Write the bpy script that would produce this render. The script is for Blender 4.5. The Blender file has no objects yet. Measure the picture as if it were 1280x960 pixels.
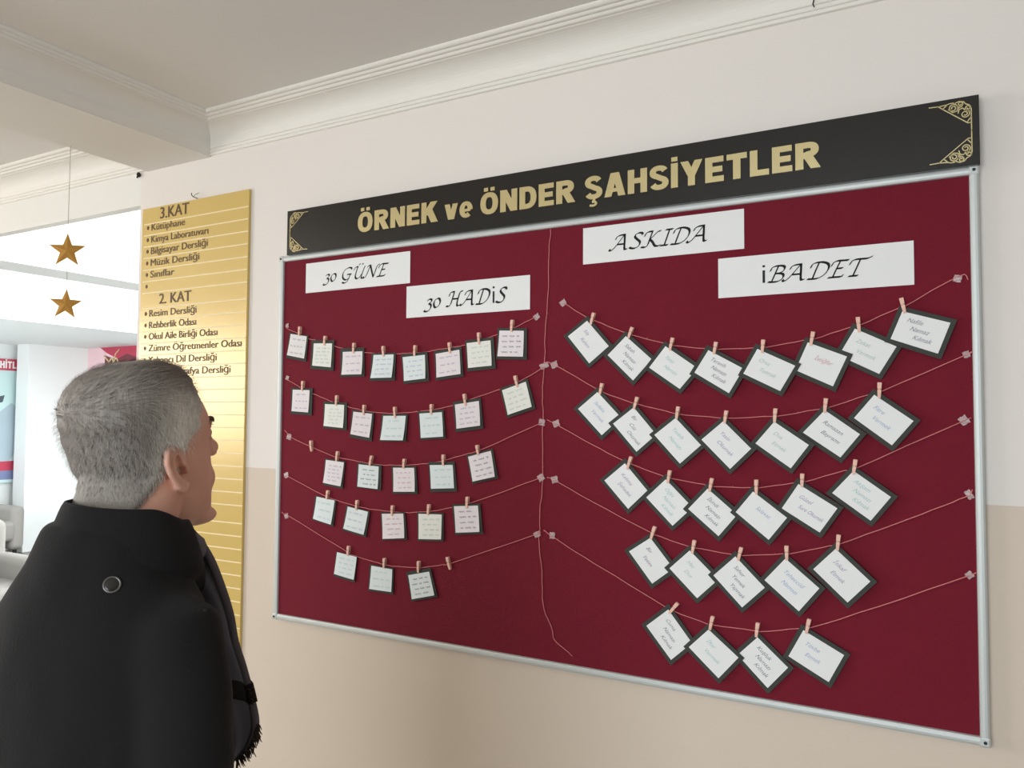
import bpy, bmesh, math, random
from mathutils import Vector, Matrix, noise
random.seed(7)
PI = math.pi
S = bpy.context.scene
COL = S.collection

def lin(r, g, b):
    def f(c):
        c /= 255.0
        return c / 12.92 if c <= 0.04045 else ((c + 0.055) / 1.055) ** 2.4
    return (f(r), f(g), f(b), 1.0)

LIGHT_LEFT, LIGHT_BACK, LIGHT_HALL, LIGHT_FAR, LIGHT_NORTH = 50.0, 42.0, 135.0, 32.0, 95.0
HTURN = -1.5
SNAP, SNAPN, SNAP2, SNAPN2 = Vector((.0901, -.0936, 1.3819)), None, Vector((.1813, -.0228, 1.3457)), None
# ---------------------------------------------------------------- camera
cam = bpy.data.cameras.new('camera')
cam.sensor_width = 36.0
cam.lens = 979.07 / 1280.0 * 36.0
cam.clip_start = 0.02
camo = bpy.data.objects.new('camera', cam)
R_ = Vector((0.87217529, 0.48915552, 0.00609406)); U_ = Vector((0.01620666, -0.04134287, 0.99901357)); F_ = Vector((-0.48892495, 0.87121619, 0.0439858))
M = Matrix(((R_.x, U_.x, -F_.x, 0), (R_.y, U_.y, -F_.y, 0), (R_.z, U_.z, -F_.z, 0), (0, 0, 0, 1)))
camo.matrix_world = Matrix.Translation((0, -1.9, 1.6)) @ M
COL.objects.link(camo)
S.camera = camo
# ---------------------------------------------------------------- world, lights, exposure
wd = bpy.data.worlds.new('world'); S.world = wd; wd.use_nodes = True
bg = wd.node_tree.nodes['Background']
bg.inputs[0].default_value = (0.86, 0.93, 1.0, 1); bg.inputs[1].default_value = 1.0
S.view_settings.view_transform = 'Standard'; S.view_settings.look = 'None'
S.view_settings.gamma = 1.0; S.view_settings.use_curve_mapping = False
S.view_settings.exposure = 0.38

def area(name, loc, direction, sx, sy, power, color, spread=180):
    l = bpy.data.lights.new(name, 'AREA'); l.shape = 'RECTANGLE'; l.size = sx; l.size_y = sy
    l.energy = power; l.color = color; l.spread = math.radians(spread)
    o = bpy.data.objects.new(name, l); o.location = loc
    o.rotation_euler = Vector(direction).to_track_quat('-Z', 'Y').to_euler()
    COL.objects.link(o)
    return o
# daylight entering by the windows of the corridor and of the hall; the last two lamps are added fill
area('daylight_left_window', (-5.36, -2.45, 1.85), (1, 0, 0), 2.0, 0.9, LIGHT_LEFT, (1.0, 0.98, 0.955))
area('daylight_back_window', (-0.5, -4.16, 1.65), (0, 1, -0.2), 2.0, 1.2, LIGHT_BACK, (0.84, 0.93, 1.0), 150)
area('daylight_hall_window', (-2.10, 2.3, 2.5), (-1, 0, -.05), 3.2, 1.0, LIGHT_HALL, (0.95, 0.98, 1.0))
area('added_hall_north_fill', (-6.0, 4.06, 2.77), (0, -1, 0), 2.0, .5, LIGHT_NORTH, (0.95, 0.98, 1.0))  # added fill, brightens the side face of the lowered ceiling
area('added_hall_far_fill', (-8.3, 0.30, 1.6), (0, 1, 0), 1.6, 1.5, LIGHT_FAR, (0.95, 0.98, 1.0))  # added fill, lifts the underside of the lowered ceiling at the far end

# ---------------------------------------------------------------- helpers
def mat(name, col, rough=0.6, metal=0.0, bump=0.0, bscale=200.0, var=0.0, vscale=6.0, spec=0.5, sheen=0.0, alpha=1.0, trans=0.0, coat=0.0):
    m = bpy.data.materials.new(name); m.use_nodes = True
    nt = m.node_tree; b = nt.nodes['Principled BSDF']
    b.inputs['Base Color'].default_value = col; b.inputs['Roughness'].default_value = rough
    b.inputs['Metallic'].default_value = metal; b.inputs['Specular IOR Level'].default_value = spec
    b.inputs['Sheen Weight'].default_value = sheen; b.inputs['Alpha'].default_value = alpha
    b.inputs['Transmission Weight'].default_value = trans; b.inputs['Coat Weight'].default_value = coat
    tc = nt.nodes.new('ShaderNodeTexCoord')
    if bump:
        n = nt.nodes.new('ShaderNodeTexNoise'); n.inputs['Scale'].default_value = bscale; n.inputs['Detail'].default_value = 4
        bp = nt.nodes.new('ShaderNodeBump'); bp.inputs['Strength'].default_value = bump; bp.inputs['Distance'].default_value = 0.002
        nt.links.new(tc.outputs['Object'], n.inputs['Vector']); nt.links.new(n.outputs['Fac'], bp.inputs['Height'])
        nt.links.new(bp.outputs['Normal'], b.inputs['Normal'])
    if var:
        n2 = nt.nodes.new('ShaderNodeTexNoise'); n2.inputs['Scale'].default_value = vscale; n2.inputs['Detail'].default_value = 3
        nt.links.new(tc.outputs['Object'], n2.inputs['Vector'])
        rp = nt.nodes.new('ShaderNodeMapRange'); rp.inputs['To Min'].default_value = 1 - var; rp.inputs['To Max'].default_value = 1 + var
        nt.links.new(n2.outputs['Fac'], rp.inputs['Value'])
        mx = nt.nodes.new('ShaderNodeMix'); mx.data_type = 'RGBA'; mx.blend_type = 'MULTIPLY'; mx.inputs['Factor'].default_value = 1
        mx.inputs['A'].default_value = col
        nt.links.new(rp.outputs['Result'], mx.inputs['B']); nt.links.new(mx.outputs['Result'], b.inputs['Base Color'])
    return m

class MB:
    """collects geometry for ONE mesh object"""
    def __init__(s): s.v = []; s.f = []
    def add(s, vs, fs):
        n = len(s.v); s.v += [tuple(p) for p in vs]; s.f += [tuple(i + n for i in f) for f in fs]; return s
    def box(s, x0, x1, y0, y1, z0, z1):
        vs = [(x, y, z) for x in (x0, x1) for y in (y0, y1) for z in (z0, z1)]
        return s.add(vs, [(0, 1, 3, 2), (4, 6, 7, 5), (0, 4, 5, 1), (2, 3, 7, 6), (0, 2, 6, 4), (1, 5, 7, 3)])
    def prism(s, poly, y0, y1):
        """poly: list of (x, z); front face at y0, back at y1"""
        n = len(poly)
        vs = [(x, y0, z) for x, z in poly] + [(x, y1, z) for x, z in poly]
        fs = [tuple(range(n)), tuple(range(2 * n - 1, n - 1, -1))] + [(i, i + n, (i + 1) % n + n, (i + 1) % n) for i in range(n)]
        return s.add(vs, fs)
    def tube(s, pts, rad, seg=8, caps=True):
        pts = [Vector(p) for p in pts]; n = len(pts)
        rads = rad if isinstance(rad, (list, tuple)) else [rad] * n
        rings = []; up = None
        for i, p in enumerate(pts):
            t = (pts[min(i + 1, n - 1)] - pts[max(i - 1, 0)]).normalized()
            if up is None:
                up = t.orthogonal().normalized()
            else:
                up = (up - t * up.dot(t))
                up = up.normalized() if up.length > 1e-6 else t.orthogonal().normalized()
            w = t.cross(up)
            rings.append([p + (up * math.cos(2 * PI * k / seg) + w * math.sin(2 * PI * k / seg)) * rads[i] for k in range(seg)])
        vs = [q for r in rings for q in r]
        fs = [(i * seg + k, i * seg + (k + 1) % seg, (i + 1) * seg + (k + 1) % seg, (i + 1) * seg + k) for i in range(n - 1) for k in range(seg)]
        if caps:
            fs += [tuple(range(seg - 1, -1, -1)), tuple((n - 1) * seg + k for k in range(seg))]
        return s.add(vs, fs)
    def capsule(s, pts, rads, seg=12):
        pts = [Vector(p) for p in pts]; rads = list(rads)
        a = (pts[0] - pts[1]).normalized(); b = (pts[-1] - pts[-2]).normalized()
        P = []; Q = []
        for k in (0.0, 0.35, 0.7, 0.92): P.append(pts[0] + a * rads[0] * math.cos(math.asin(k)) if k else pts[0] + a * rads[0] * 0.999); Q.append(max(rads[0] * k, rads[0] * 0.03))
        P += pts; Q += rads
        for k in (0.92, 0.7, 0.35, 0.0): P.append(pts[-1] + b * rads[-1] * math.cos(math.asin(k)) if k else pts[-1] + b * rads[-1] * 0.999); Q.append(max(rads[-1] * k, rads[-1] * 0.03))
        return s.tube(P, Q, seg)
    def blob(s, c, r, rot=None, nu=20, nv=12):
        c = Vector(c); r = r if isinstance(r, (list, tuple)) else (r, r, r)
        vs = []; fs = []
        for j in range(1, nv):
            th = PI * j / nv
            for i in range(nu):
                ph = 2 * PI * i / nu
                v = Vector((r[0] * math.sin(th) * math.cos(ph), r[1] * math.sin(th) * math.sin(ph), r[2] * math.cos(th)))
                if rot: v = rot @ v
                vs.append(c + v)
        top = Vector((0, 0, r[2])); bot = Vector((0, 0, -r[2]))
        if rot: top = rot @ top; bot = rot @ bot
        vs += [c + top, c + bot]; a = len(vs) - 2
        for j in range(nv - 2):
            for i in range(nu):
                fs.append((j * nu + i, (j + 1) * nu + i, (j + 1) * nu + (i + 1) % nu, j * nu + (i + 1) % nu))
        for i in range(nu):
            fs.append((a, i, (i + 1) % nu)); fs.append((a + 1, (nv - 2) * nu + (i + 1) % nu, (nv - 2) * nu + i))
        return s.add(vs, fs)
    def loft(s, rings, close=True):
        n = len(rings[0]); vs = [p for r in rings for p in r]
        fs = [(i * n + k, i * n + (k + 1) % n, (i + 1) * n + (k + 1) % n, (i + 1) * n + k) for i in range(len(rings) - 1) for k in range(n)]
        if close:
            fs += [tuple(range(n - 1, -1, -1)), tuple((len(rings) - 1) * n + k for k in range(n))]
        return s.add(vs, fs)
    def build(s, name, m=None, parent=None, smooth=False, bevel=0.0, loc=None, weld=False):
        me = bpy.data.meshes.new(name); me.from_pydata(s.v, [], s.f); me.update()
        bm = bmesh.new(); bm.from_mesh(me)
        if weld: bmesh.ops.remove_doubles(bm, verts=bm.verts, dist=1e-5)
        bmesh.ops.recalc_face_normals(bm, faces=bm.faces)
        bm.to_mesh(me); bm.free()
        o = bpy.data.objects.new(name, me); COL.objects.link(o)
        if m: me.materials.append(m)
        if smooth:
            for p in me.polygons: p.use_smooth = True
        if bevel:
            b = o.modifiers.new('bevel', 'BEVEL'); b.width = bevel; b.segments = 2; b.limit_method = 'ANGLE'
        if parent: o.parent = parent
        if loc: o.location = loc
        return o

def tag(o, label=None, cat=None, group=None, kind=None):
    if label: o['label'] = label
    if cat: o['category'] = cat
    if group: o['group'] = group
    if kind: o['kind'] = kind
    return o
def empty(name, loc, label, cat, group=None):
    o = bpy.data.objects.new(name, None); o.empty_display_size = 0.05; o.location = loc; COL.objects.link(o)
    return tag(o, label, cat, group)
def struct(name, mb, m, bevel=0.0, smooth=False):
    o = mb.build(name, m, bevel=bevel, smooth=smooth); o['kind'] = 'structure'; return o
def rel(mb, org):
    mb.v = [(x - org[0], y - org[1], z - org[2]) for x, y, z in mb.v]; return mb

def crom(pts, n=8):
    """Catmull-Rom through 2D/3D points"""
    P = [Vector(p) for p in pts]
    if len(P) < 3: return P
    P = [P[0] * 2 - P[1]] + P + [P[-1] * 2 - P[-2]]
    out = []
    for i in range(1, len(P) - 2):
        a, b, c, d = P[i - 1:i + 3]
        for k in range(n):
            t = k / n
            out.append(0.5 * ((2 * b) + (c - a) * t + (2 * a - 5 * b + 4 * c - d) * t * t + (3 * b - a - 3 * c + d) * t ** 3))
    out.append(P[-2])
    return out

def text_polys(body, offset=0.0, shear=0.0):
    """vertices (x, y) and faces of a flat filled text, cap height scaled to 1"""
    c = bpy.data.curves.new('t', 'FONT'); c.body = body; c.size = 1.0; c.offset = offset; c.shear = shear; c.resolution_u = 3
    o = bpy.data.objects.new('t', c); COL.objects.link(o)
    dg = bpy.context.evaluated_depsgraph_get(); e = o.evaluated_get(dg); me = e.to_mesh()
    vs = [(v.co.x, v.co.y) for v in me.vertices]; fs = [tuple(p.vertices) for p in me.polygons]
    e.to_mesh_clear(); bpy.data.objects.remove(o); bpy.data.curves.remove(c)
    return vs, fs
CAP = None
def text_flat(mb, body, x0, x1, z0, z1, y, offset=0.0, shear=0.0, solid=0.0):
    """text with its baseline at z0, cap height to z1, stretched from x0 to x1, facing -y"""
    global CAP
    if CAP is None:
        v, _ = text_polys('H'); CAP = max(p[1] for p in v)
    vs, fs = text_polys(body, offset, shear)
    a = min(p[0] for p in vs); b = max(p[0] for p in vs)
    sx = (x1 - x0) / (b - a); sz = (z1 - z0) / CAP
    mb.add([(x0 + (p[0] - a) * sx, y, z0 + p[1] * sz) for p in vs], fs)

# ---------------------------------------------------------------- materials
def wall_material():
    m = mat('painted_wall', lin(232, 226, 216), 0.7, bump=0.12, bscale=90, spec=0.3)
    nt = m.node_tree; b = nt.nodes['Principled BSDF']
    g = nt.nodes.new('ShaderNodeNewGeometry'); sp = nt.nodes.new('ShaderNodeSeparateXYZ'); nt.links.new(g.outputs['Position'], sp.inputs[0])
    gt = nt.nodes.new('ShaderNodeMath'); gt.operation = 'GREATER_THAN'; gt.inputs[1].default_value = 1.428; nt.links.new(sp.outputs['Z'], gt.inputs[0])
    mx = nt.nodes.new('ShaderNodeMix'); mx.data_type = 'RGBA'; nt.links.new(gt.outputs[0], mx.inputs['Factor'])
    mx.inputs['A'].default_value = lin(216, 201, 184); mx.inputs['B'].default_value = lin(233, 226, 219)
    nt.links.new(mx.outputs['Result'], b.inputs['Base Color'])
    return m
M_wall = wall_material()
M_plain = mat('plaster_white', lin(234, 232, 226), 0.7, bump=0.1, bscale=80, spec=0.3)
M_ceil = mat('ceiling_paint', lin(226, 222, 216), 0.75, bump=0.1, bscale=60, spec=0.25)
M_cornice = mat('cornice_plaster', lin(236, 232, 224), 0.6, spec=0.3)
M_hall = mat('hall_white_paint', lin(240, 243, 242), 0.6, spec=0.3)
M_floor = mat('terrazzo_floor', lin(158, 152, 144), 0.35, var=0.35, vscale=60)
M_alu = mat('aluminium_frame', lin(200, 204, 201), 0.5, metal=0.35, spec=0.5)
M_felt = mat('burgundy_felt', (0.168, 0.0088, 0.0215, 1), 0.85, bump=0.5, bscale=500, var=0.06, vscale=4, sheen=0.06, spec=0.2)
M_black = mat('glossy_black_panel', lin(25, 23, 20), 0.22, spec=0.6)
M_gold = mat('mirror_gold', lin(226, 210, 158), 0.25, metal=0.7)
M_paper = mat('white_paper', lin(236, 236, 234), 0.75, spec=0.2)
M_ink = mat('black_print', lin(42, 42, 44), 0.7, spec=0.2)
M_card = mat('black_card', lin(64, 67, 62), 0.8, spec=0.25)
NOTE = {'w': mat('white_note', lin(232, 228, 224), 0.8, spec=0.15), 'y': mat('cream_note', lin(236, 235, 227), 0.8, spec=0.15),
        'p': mat('pale_pink_note', lin(234, 226, 227), 0.8, spec=0.15), 'g': mat('mint_note', lin(227, 234, 233), 0.8, spec=0.15)}
INK = {'v': mat('violet_ink', lin(172, 158, 186), 0.8), 'g': mat('green_ink', lin(180, 202, 190), 0.8), 'b': mat('blue_ink', lin(168, 182, 208), 0.8),
       't': mat('turquoise_ink', lin(172, 206, 203), 0.8), 'k': mat('grey_ink', lin(140, 136, 150), 0.8), 'r': mat('red_ink', lin(212, 160, 170), 0.8)}
INKN = {'v': 'violet', 'g': 'pale green', 'b': 'blue', 't': 'turquoise', 'k': 'dark', 'r': 'pink'}
M_wood = mat('raw_wood', lin(236, 190, 170), 0.6, var=0.10, vscale=60)
M_spring = mat('steel_wire', lin(150, 150, 150), 0.35, metal=0.9)
M_string = mat('pink_twine', lin(214, 128, 124), 0.8, bump=0.3, bscale=900)
M_tape = mat('clear_tape', lin(245, 225, 225), 0.2, alpha=0.32, spec=0.8)
M_sign = mat('brushed_gold_panel', lin(214, 184, 108), 0.25, metal=0.08, var=0.05, vscale=3, spec=0.5)
M_signline = mat('cream_line', lin(240, 222, 176), 0.5)
M_brown = mat('brown_lettering', lin(92, 66, 38), 0.6)
M_glit = mat('gold_glitter', lin(190, 140, 62), 0.45, metal=0.5, bump=1.0, bscale=700, var=0.3, vscale=400)
M_dark = mat('dark_metal', lin(40, 38, 36), 0.5, metal=0.4)
M_thread = mat('nylon_thread', lin(190, 186, 180), 0.5)

def holed(x0, x1, y0, y1, z0, z1, axis, a0, a1, h0, h1):
    mb = MB()
    if axis == 'x':
        mb.box(x0, a0, y0, y1, z0, z1); mb.box(a1, x1, y0, y1, z0, z1); mb.box(a0, a1, y0, y1, z0, h0); mb.box(a0, a1, y0, y1, h1, z1)
    else:
        mb.box(x0, x1, y0, a0, z0, z1); mb.box(x0, x1, a1, y1, z0, z1); mb.box(x0, x1, a0, a1, z0, h0); mb.box(x0, x1, a0, a1, h1, z1)
    return mb
# ---------------------------------------------------------------- the room
ZC = 2.635; XW = -2.712; XL = -5.4; XR = 4.0; YS = -4.2
CT = 0.147   # where the cornice meets the ceiling
struct('floor', MB().box(XL - .2, XR + .2, YS - .2, 0.0, -0.12, 0.0), M_floor)
struct('floor_hall', MB().box(-11, XR + .2, 0.0, 4.3, -0.12, 0.0), mat('hall_terrazzo', lin(104, 98, 92), 0.35, var=0.3, vscale=60))
struct('ceiling', MB().box(XL - .2, XR + .2, YS - .2, 0.04, ZC, ZC + .15), M_ceil)
struct('wall_north', MB().box(XW, XR, 0.0, 0.25, 0.0, ZC), M_wall)
struct('trim_1', MB().box(XL, XW, 0.0, 0.04, 2.41, ZC), M_plain)            # header over the opening
struct('wall_east', MB().box(XR, XR + .2, YS, 0.25, 0.0, ZC), M_wall)
struct('wall_south', holed(XL, XR, YS - .2, YS, 0, ZC, 'x', -1.55, 0.55, 1.0, 2.3), M_wall)
struct('wall_west', holed(XL - .2, XL, YS, -.001, 0, ZC, 'y', -3.5, -1.4, 1.35, 2.35), M_wall)
def window(name, x0, x1, y0, y1, z0, z1):
    w = 0.06; mb = MB()
    if x1 - x0 > y1 - y0:
        mb.box(x0, x1, y0, y1, z0, z0 + w); mb.box(x0, x1, y0, y1, z1 - w, z1); mb.box(x0, x0 + w, y0, y1, z0 + w, z1 - w); mb.box(x1 - w, x1, y0, y1, z0 + w, z1 - w)
        mb.box((x0 + x1) / 2 - .03, (x0 + x1) / 2 + .03, y0, y1, z0 + w, z1 - w)
    else:
        mb.box(x0, x1, y0, y1, z0, z0 + w); mb.box(x0, x1, y0, y1, z1 - w, z1); mb.box(x0, x1, y0, y0 + w, z0 + w, z1 - w); mb.box(x0, x1, y1 - w, y1, z0 + w, z1 - w)
        mb.box(x0, x1, (y0 + y1) / 2 - .03, (y0 + y1) / 2 + .03, z0 + w, z1 - w)
    return struct(name, mb, M_cornice)
window('window_1', -1.55, 0.55, YS - .15, YS - .09, 1.0, 2.3)
window('window_2', XL - .15, XL - .09, -3.5, -1.4, 1.35, 2.35)
# cornice: profile as (distance from wall, drop below ceiling)
def cornice_profile(p=CT, h=0.095, foot=True):
    pr = [(0.0, 0.0), (p, 0.0), (p, 0.004)]
    def bead(p0, d0, p1, d1, n=5):
        for k in range(1, n + 1):
            t = k / n; bul = math.sin(PI * t) * 0.0035
            pr.append((p0 + (p1 - p0) * t + bul * 0.5, d0 + (d1 - d0) * t + bul))
    bead(p, 0.004, p - .018, 0.008); bead(p - .018, 0.008, p - .034, 0.012); bead(p - .034, .012, p - .050, .017)
    pr.append((p - .054, .019))
    a = (p - .054, .019); b = (.024, h - .026)
    for k in range(1, 11):                       # the cove
        t = k / 10 * PI / 2
        pr.append((b[0] + (a[0] - b[0]) * (1 - math.sin(t)), a[1] + (b[1] - a[1]) * (1 - math.cos(t))))
    if not foot: return pr + [(.02, h - .02), (.001, h - .001), (0.0, h)]
    bead(.024, h - .026, .017, h - .018); bead(.017, h - .018, .010, h - .009); bead(.010, h - .009, .004, h - .001)
    pr += [(0.0, h)]
    return pr
def cornice_x(name, x0, x1):
    pr = cornice_profile(); mb = MB()
    r0 = [(x0, -a, ZC - d) for a, d in pr]; r1 = [(x1, -a, ZC - d) for a, d in pr]
    mb.loft([r0, r1]); return struct(name, mb, M_cornice)
def cornice_y(name, x, sgn, y0, y1):
    pr = cornice_profile(foot=False); mb = MB()
    mb.loft([[(x + sgn * a, y0, ZC - d) for a, d in pr], [(x + sgn * a, y1, ZC - d) for a, d in pr]]); return struct(name, mb, M_ceil)
XB0, XB1 = -2.675, -2.318
struct('trim_2', MB().box(XB0, XB1, YS, -0.001, ZC - 0.098, ZC), M_ceil)    # ceiling beam across the corridor
cornice_x('trim_3', XB1 + .001, XR)
cornice_x('trim_4', XL, XB0 - .001)
cornice_y('trim_5', XB1, 1, YS, -0.002)
cornice_y('trim_6', XB0, -1, YS, -0.002)
# the bright hall behind the opening
XH = -9.85
struct('wall_hall_north', holed(-11, -1.9, 4.1, 4.3, 0, 3.1, 'x', -7.05, -4.95, 2.5, 3.05), M_hall)
struct('wall_hall_west', MB().box(XH - .2, XH, 0.25, 4.1, 0, 3.1), M_hall)
struct('wall_hall_pier', MB().box(-9.74, -9.5, 3.356, 4.1, 0, 2.449), M_hall)
struct('wall_hall_east', holed(-2.0, -1.8, 0.25, 4.3, 0, 3.1, 'y', 0.6, 3.95, 1.95, 3.05), M_hall)
struct('wall_hall_south', holed(-11, XL, 0.0, 0.25, 0, 3.1, 'x', -9.15, -7.45, .8, 2.4).box(XL, -1.8, 0.05, 0.249, ZC, 3.1), M_hall)
window('added_window_north', -7.05, -4.95, 4.15, 4.22, 2.5, 3.05)  # unseen, made-up window to go with the added north fill
window('added_window_far', -9.15, -7.45, .05, .12, .8, 2.4)  # unseen, made-up window to go with the added far fill
window('window_3', -1.93, -1.87, 0.6, 3.95, 1.95, 3.05)
struct('ceiling_hall', MB().box(-11, -1.8, 0.0, 4.3, 3.1, 3.2), M_hall)
struct('trim_7', MB().box(-4.82, -4.53, 0.25, 4.1, 2.45, 3.1), M_hall)      # first beam of the hall
struct('trim_8', MB().box(-10.05, -7.26, 0.25, 4.1, 2.45, 3.1), M_hall)     # lowered ceiling at the far end

# ---------------------------------------------------------------- notice board
B0, B1, Z0, Z1 = -1.928, 0.0396, 0.960, 2.1155     # felt
W_ = 0.0185; YF = -0.0225
board = empty('notice_board', ((B0 + B1) / 2, 0, Z0), 'large burgundy felt notice board in an aluminium frame on the wall', 'notice board')
o = ((B0 + B1) / 2, 0, Z0)
rel(MB().box(B0 - .004, B1 + .004, -0.014, -0.0012, Z0 - .004, Z1 + .004), o).build('felt_panel', M_felt, board)
def rail(name, a, b, z0, z1, horizontal):
    mb = MB(); n = 6
    prof = [(0, -0.0012), (0, YF + .006)] + [(0.5 * W_ * (1 - math.cos(PI * k / n)) , YF + .006 - .006 * math.sin(PI * k / n) ** 0.6) for k in range(1, n)] + [(W_, YF + .006), (W_, -0.0012)]
    if horizontal:
        r = [[(x, y, z0 + d) for d, y in prof] for x in (a, b)]
    else:
        r = [[(a + d, y, z) for d, y in prof] for z in (z0, z1)]
    mb.loft(r); return rel(mb, o).build(name, M_alu, board)
rail('frame_rail', B0, B1, Z0 - W_, 0, True); rail('frame_rail', B0, B1, Z1, 0, True)
rail('frame_rail', B0 - W_ , 0, Z0, Z1, False); rail('frame_rail', B1, 0, Z0, Z1, False)
for cx, cz in ((B0 - W_, Z0 - W_), (B1, Z0 - W_), (B0 - W_, Z1), (B1, Z1)):
    c = rel(MB().box(cx - .001, cx + W_ + .001, YF - .0015, -0.0012, cz - .001, cz + W_ + .001), o).build('corner_cap', M_alu, board, bevel=.004)
    rel(MB().tube([(cx + W_ / 2, YF - .0035, cz + W_ / 2), (cx + W_ / 2, YF - .001, cz + W_ / 2)], .0032, 10), o).build('screw', M_dark, c)

# ---------------------------------------------------------------- title banner, bold block letters drawn with strokes
def stroke(mb, pts, wx, wz, y0, y1, closed=False):
    """thick mitred stroke in the (x, z) plane; wx = width of upright runs, wz = width of level runs"""
    P = [Vector(p) for p in pts]; n = len(P); L = []; Rr = []
    for i in range(n):
        a = P[(i - 1) % n] if (closed or i > 0) else None; c = P[(i + 1) % n] if (closed or i < n - 1) else None
        t1 = (P[i] - a).normalized() if a is not None else (c - P[i]).normalized()
        t2 = (c - P[i]).normalized() if c is not None else t1
        n1 = Vector((-t1.y, t1.x)); n2 = Vector((-t2.y, t2.x))
        m = (n1 + n2); m = m.normalized() if m.length > 1e-6 else n1
        k = 1 / max(0.45, m.dot(n1))
        h = 0.5 * math.hypot(wx * m.x, wz * m.y) * k
        L.append(P[i] + m * h); Rr.append(P[i] - m * h)
    vs = [(p.x, y0, p.y) for p in L] + [(p.x, y0, p.y) for p in Rr] + [(p.x, y1, p.y) for p in L] + [(p.x, y1, p.y) for p in Rr]
    fs = []
    for i in range(n if closed else n - 1):
        j = (i + 1) % n
        fs += [(i, j, n + j, n + i), (2 * n + i, 3 * n + i, 3 * n + j, 2 * n + j), (i, 2 * n + i, 2 * n + j, j), (n + i, n + j, 3 * n + j, 3 * n + i)]
    if not closed:
        fs += [(0, n, 3 * n, 2 * n), (n - 1, 3 * n - 1, 4 * n - 1, 2 * n - 1)]
    mb.add(vs, fs)
def ell(cx, cy, rx, ry, a0=0, a1=360, n=22, p=2.3):
    out = []
    for k in range(n + 1):
        t = math.radians(a0 + (a1 - a0) * k / n); c, s = math.cos(t), math.sin(t)
        out.append((cx + rx * math.copysign(abs(c) ** (2 / p), c), cy + ry * math.copysign(abs(s) ** (2 / p), s)))
    return out
VW, HW = 0.265, 0.225     # stem widths in cap heights
def bold(ch):
    """returns (advance width, list of (points, closed, wx, wz)) in units of cap height"""
    v, h = VW, HW; hv, hh = v / 2, h / 2
    T = lambda *p: (list(p), False, v, h)
    if ch in 'OÖ':
        s = [(ell(.43, .5, .43 - hv, .5 - hh + .01)[:-1], True, v, h)]
        if ch == 'Ö': s += [([(.17, 1.15), (.37, 1.15)], False, .17, .17), ([(.49, 1.15), (.69, 1.15)], False, .17, .17)]
        return .86, s
    if ch == 'D': return .78, [T((hv, 0), (hv, 1)), (([(.1, hh)] + ell(.34, .5, .44 - hv, .5 - hh, -90, 90) + [(.1, 1 - hh)]), False, v, h)]
    if ch == 'R': return .80, [T((hv, 0), (hv, 1)), ([(.1, 1 - hh)] + ell(.42, .715, .33 - hv + .02, .285 - hh, 90, -90, 14) + [(.1, .43 + hh - .1)], False, v, h), ([(.42, .46), (.665, 0)], False, v * 1.1, h)]
    if ch == 'N': return .80, [T((hv, 0), (hv, 1)), T((.8 - hv, 0), (.8 - hv, 1)), ([(hv + .015, 1), (.785 - hv, 0)], False, v * 1.1, h)]
    if ch == 'E': return .68, [T((hv, 0), (hv, 1)), T((.1, hh), (.68, hh)), T((.1, .5), (.63, .5)), T((.1, 1 - hh), (.67, 1 - hh))]
    if ch == 'L': return .66, [T((hv, 0), (hv, 1)), T((.1, hh), (.66, hh))]
    if ch == 'T': return .72, [T((.36, 0), (.36, 1)), T((0, 1 - hh), (.72, 1 - hh))]
    if ch == 'H': return .78, [T((hv, 0), (hv, 1)), T((.78 - hv, 0), (.78 - hv, 1)), T((.1, .52), (.7, .52))]
    if ch == 'K': return .84, [T((hv, 0), (hv, 1)), ([(.20, .36), (.66, 1)], False, v * 1.2, h), ([(.38, .66), (.69, 0)], False, v * 1.2, h)]
    if ch in 'Iİ':
        s = [T((hv, 0), (hv, 1))]
        if ch == 'İ': s += [([(hv, 1.07), (hv, 1.25)], False, v * .9, h)]
        return v, s
    if ch == 'A': return .86, [([(.14, 0), (.40, 1.0)], False, v, h), ([(.46, 1.0), (.72, 0)], False, v, h), ([(.2, .27), (.66, .27)], False, v, .16), ([(.33, .92), (.53, .92)], False, v, .16)]
    if ch == 'Y': return .82, [([(.14, 1), (.41, .40)], False, v, h), ([(.68, 1), (.41, .40)], False, v, h), T((.41, 0), (.41, .48))]
    if ch in 'SŞ':
        a = ell(.36, .725, .36 - hv + .01, .275 - hh + .01, 15, 250, 14, 2.1); b = ell(.37, .285, .37 - hv + .01, .285 - hh + .01, 70, -165, 14, 2.1)
        s = [(a + b, False, v * .95, h * .93)]
        if ch == 'Ş': s += [([(.40, .02), (.36, -.13)], False, .11, .11), (crom([(.30, -.12), (.43, -.12), (.47, -.2), (.38, -.27), (.2, -.25)], 4), False, .1, .09)]
        return .73, s
    if ch == 'v': return .66, [([(.12, .74), (.31, 0)], False, v * .9, h), ([(.54, .74), (.35, 0)], False, v * .9, h)]
    if ch == 'e': return .66, [([(.1, .34), (.55, .34)], False, v, .13), (ell(.33, .37, .33 - hv + .01, .38 - hh + .02, -5, 315, 22, 2.1), False, v * .93, h * .86)]
    return .32, []
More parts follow.
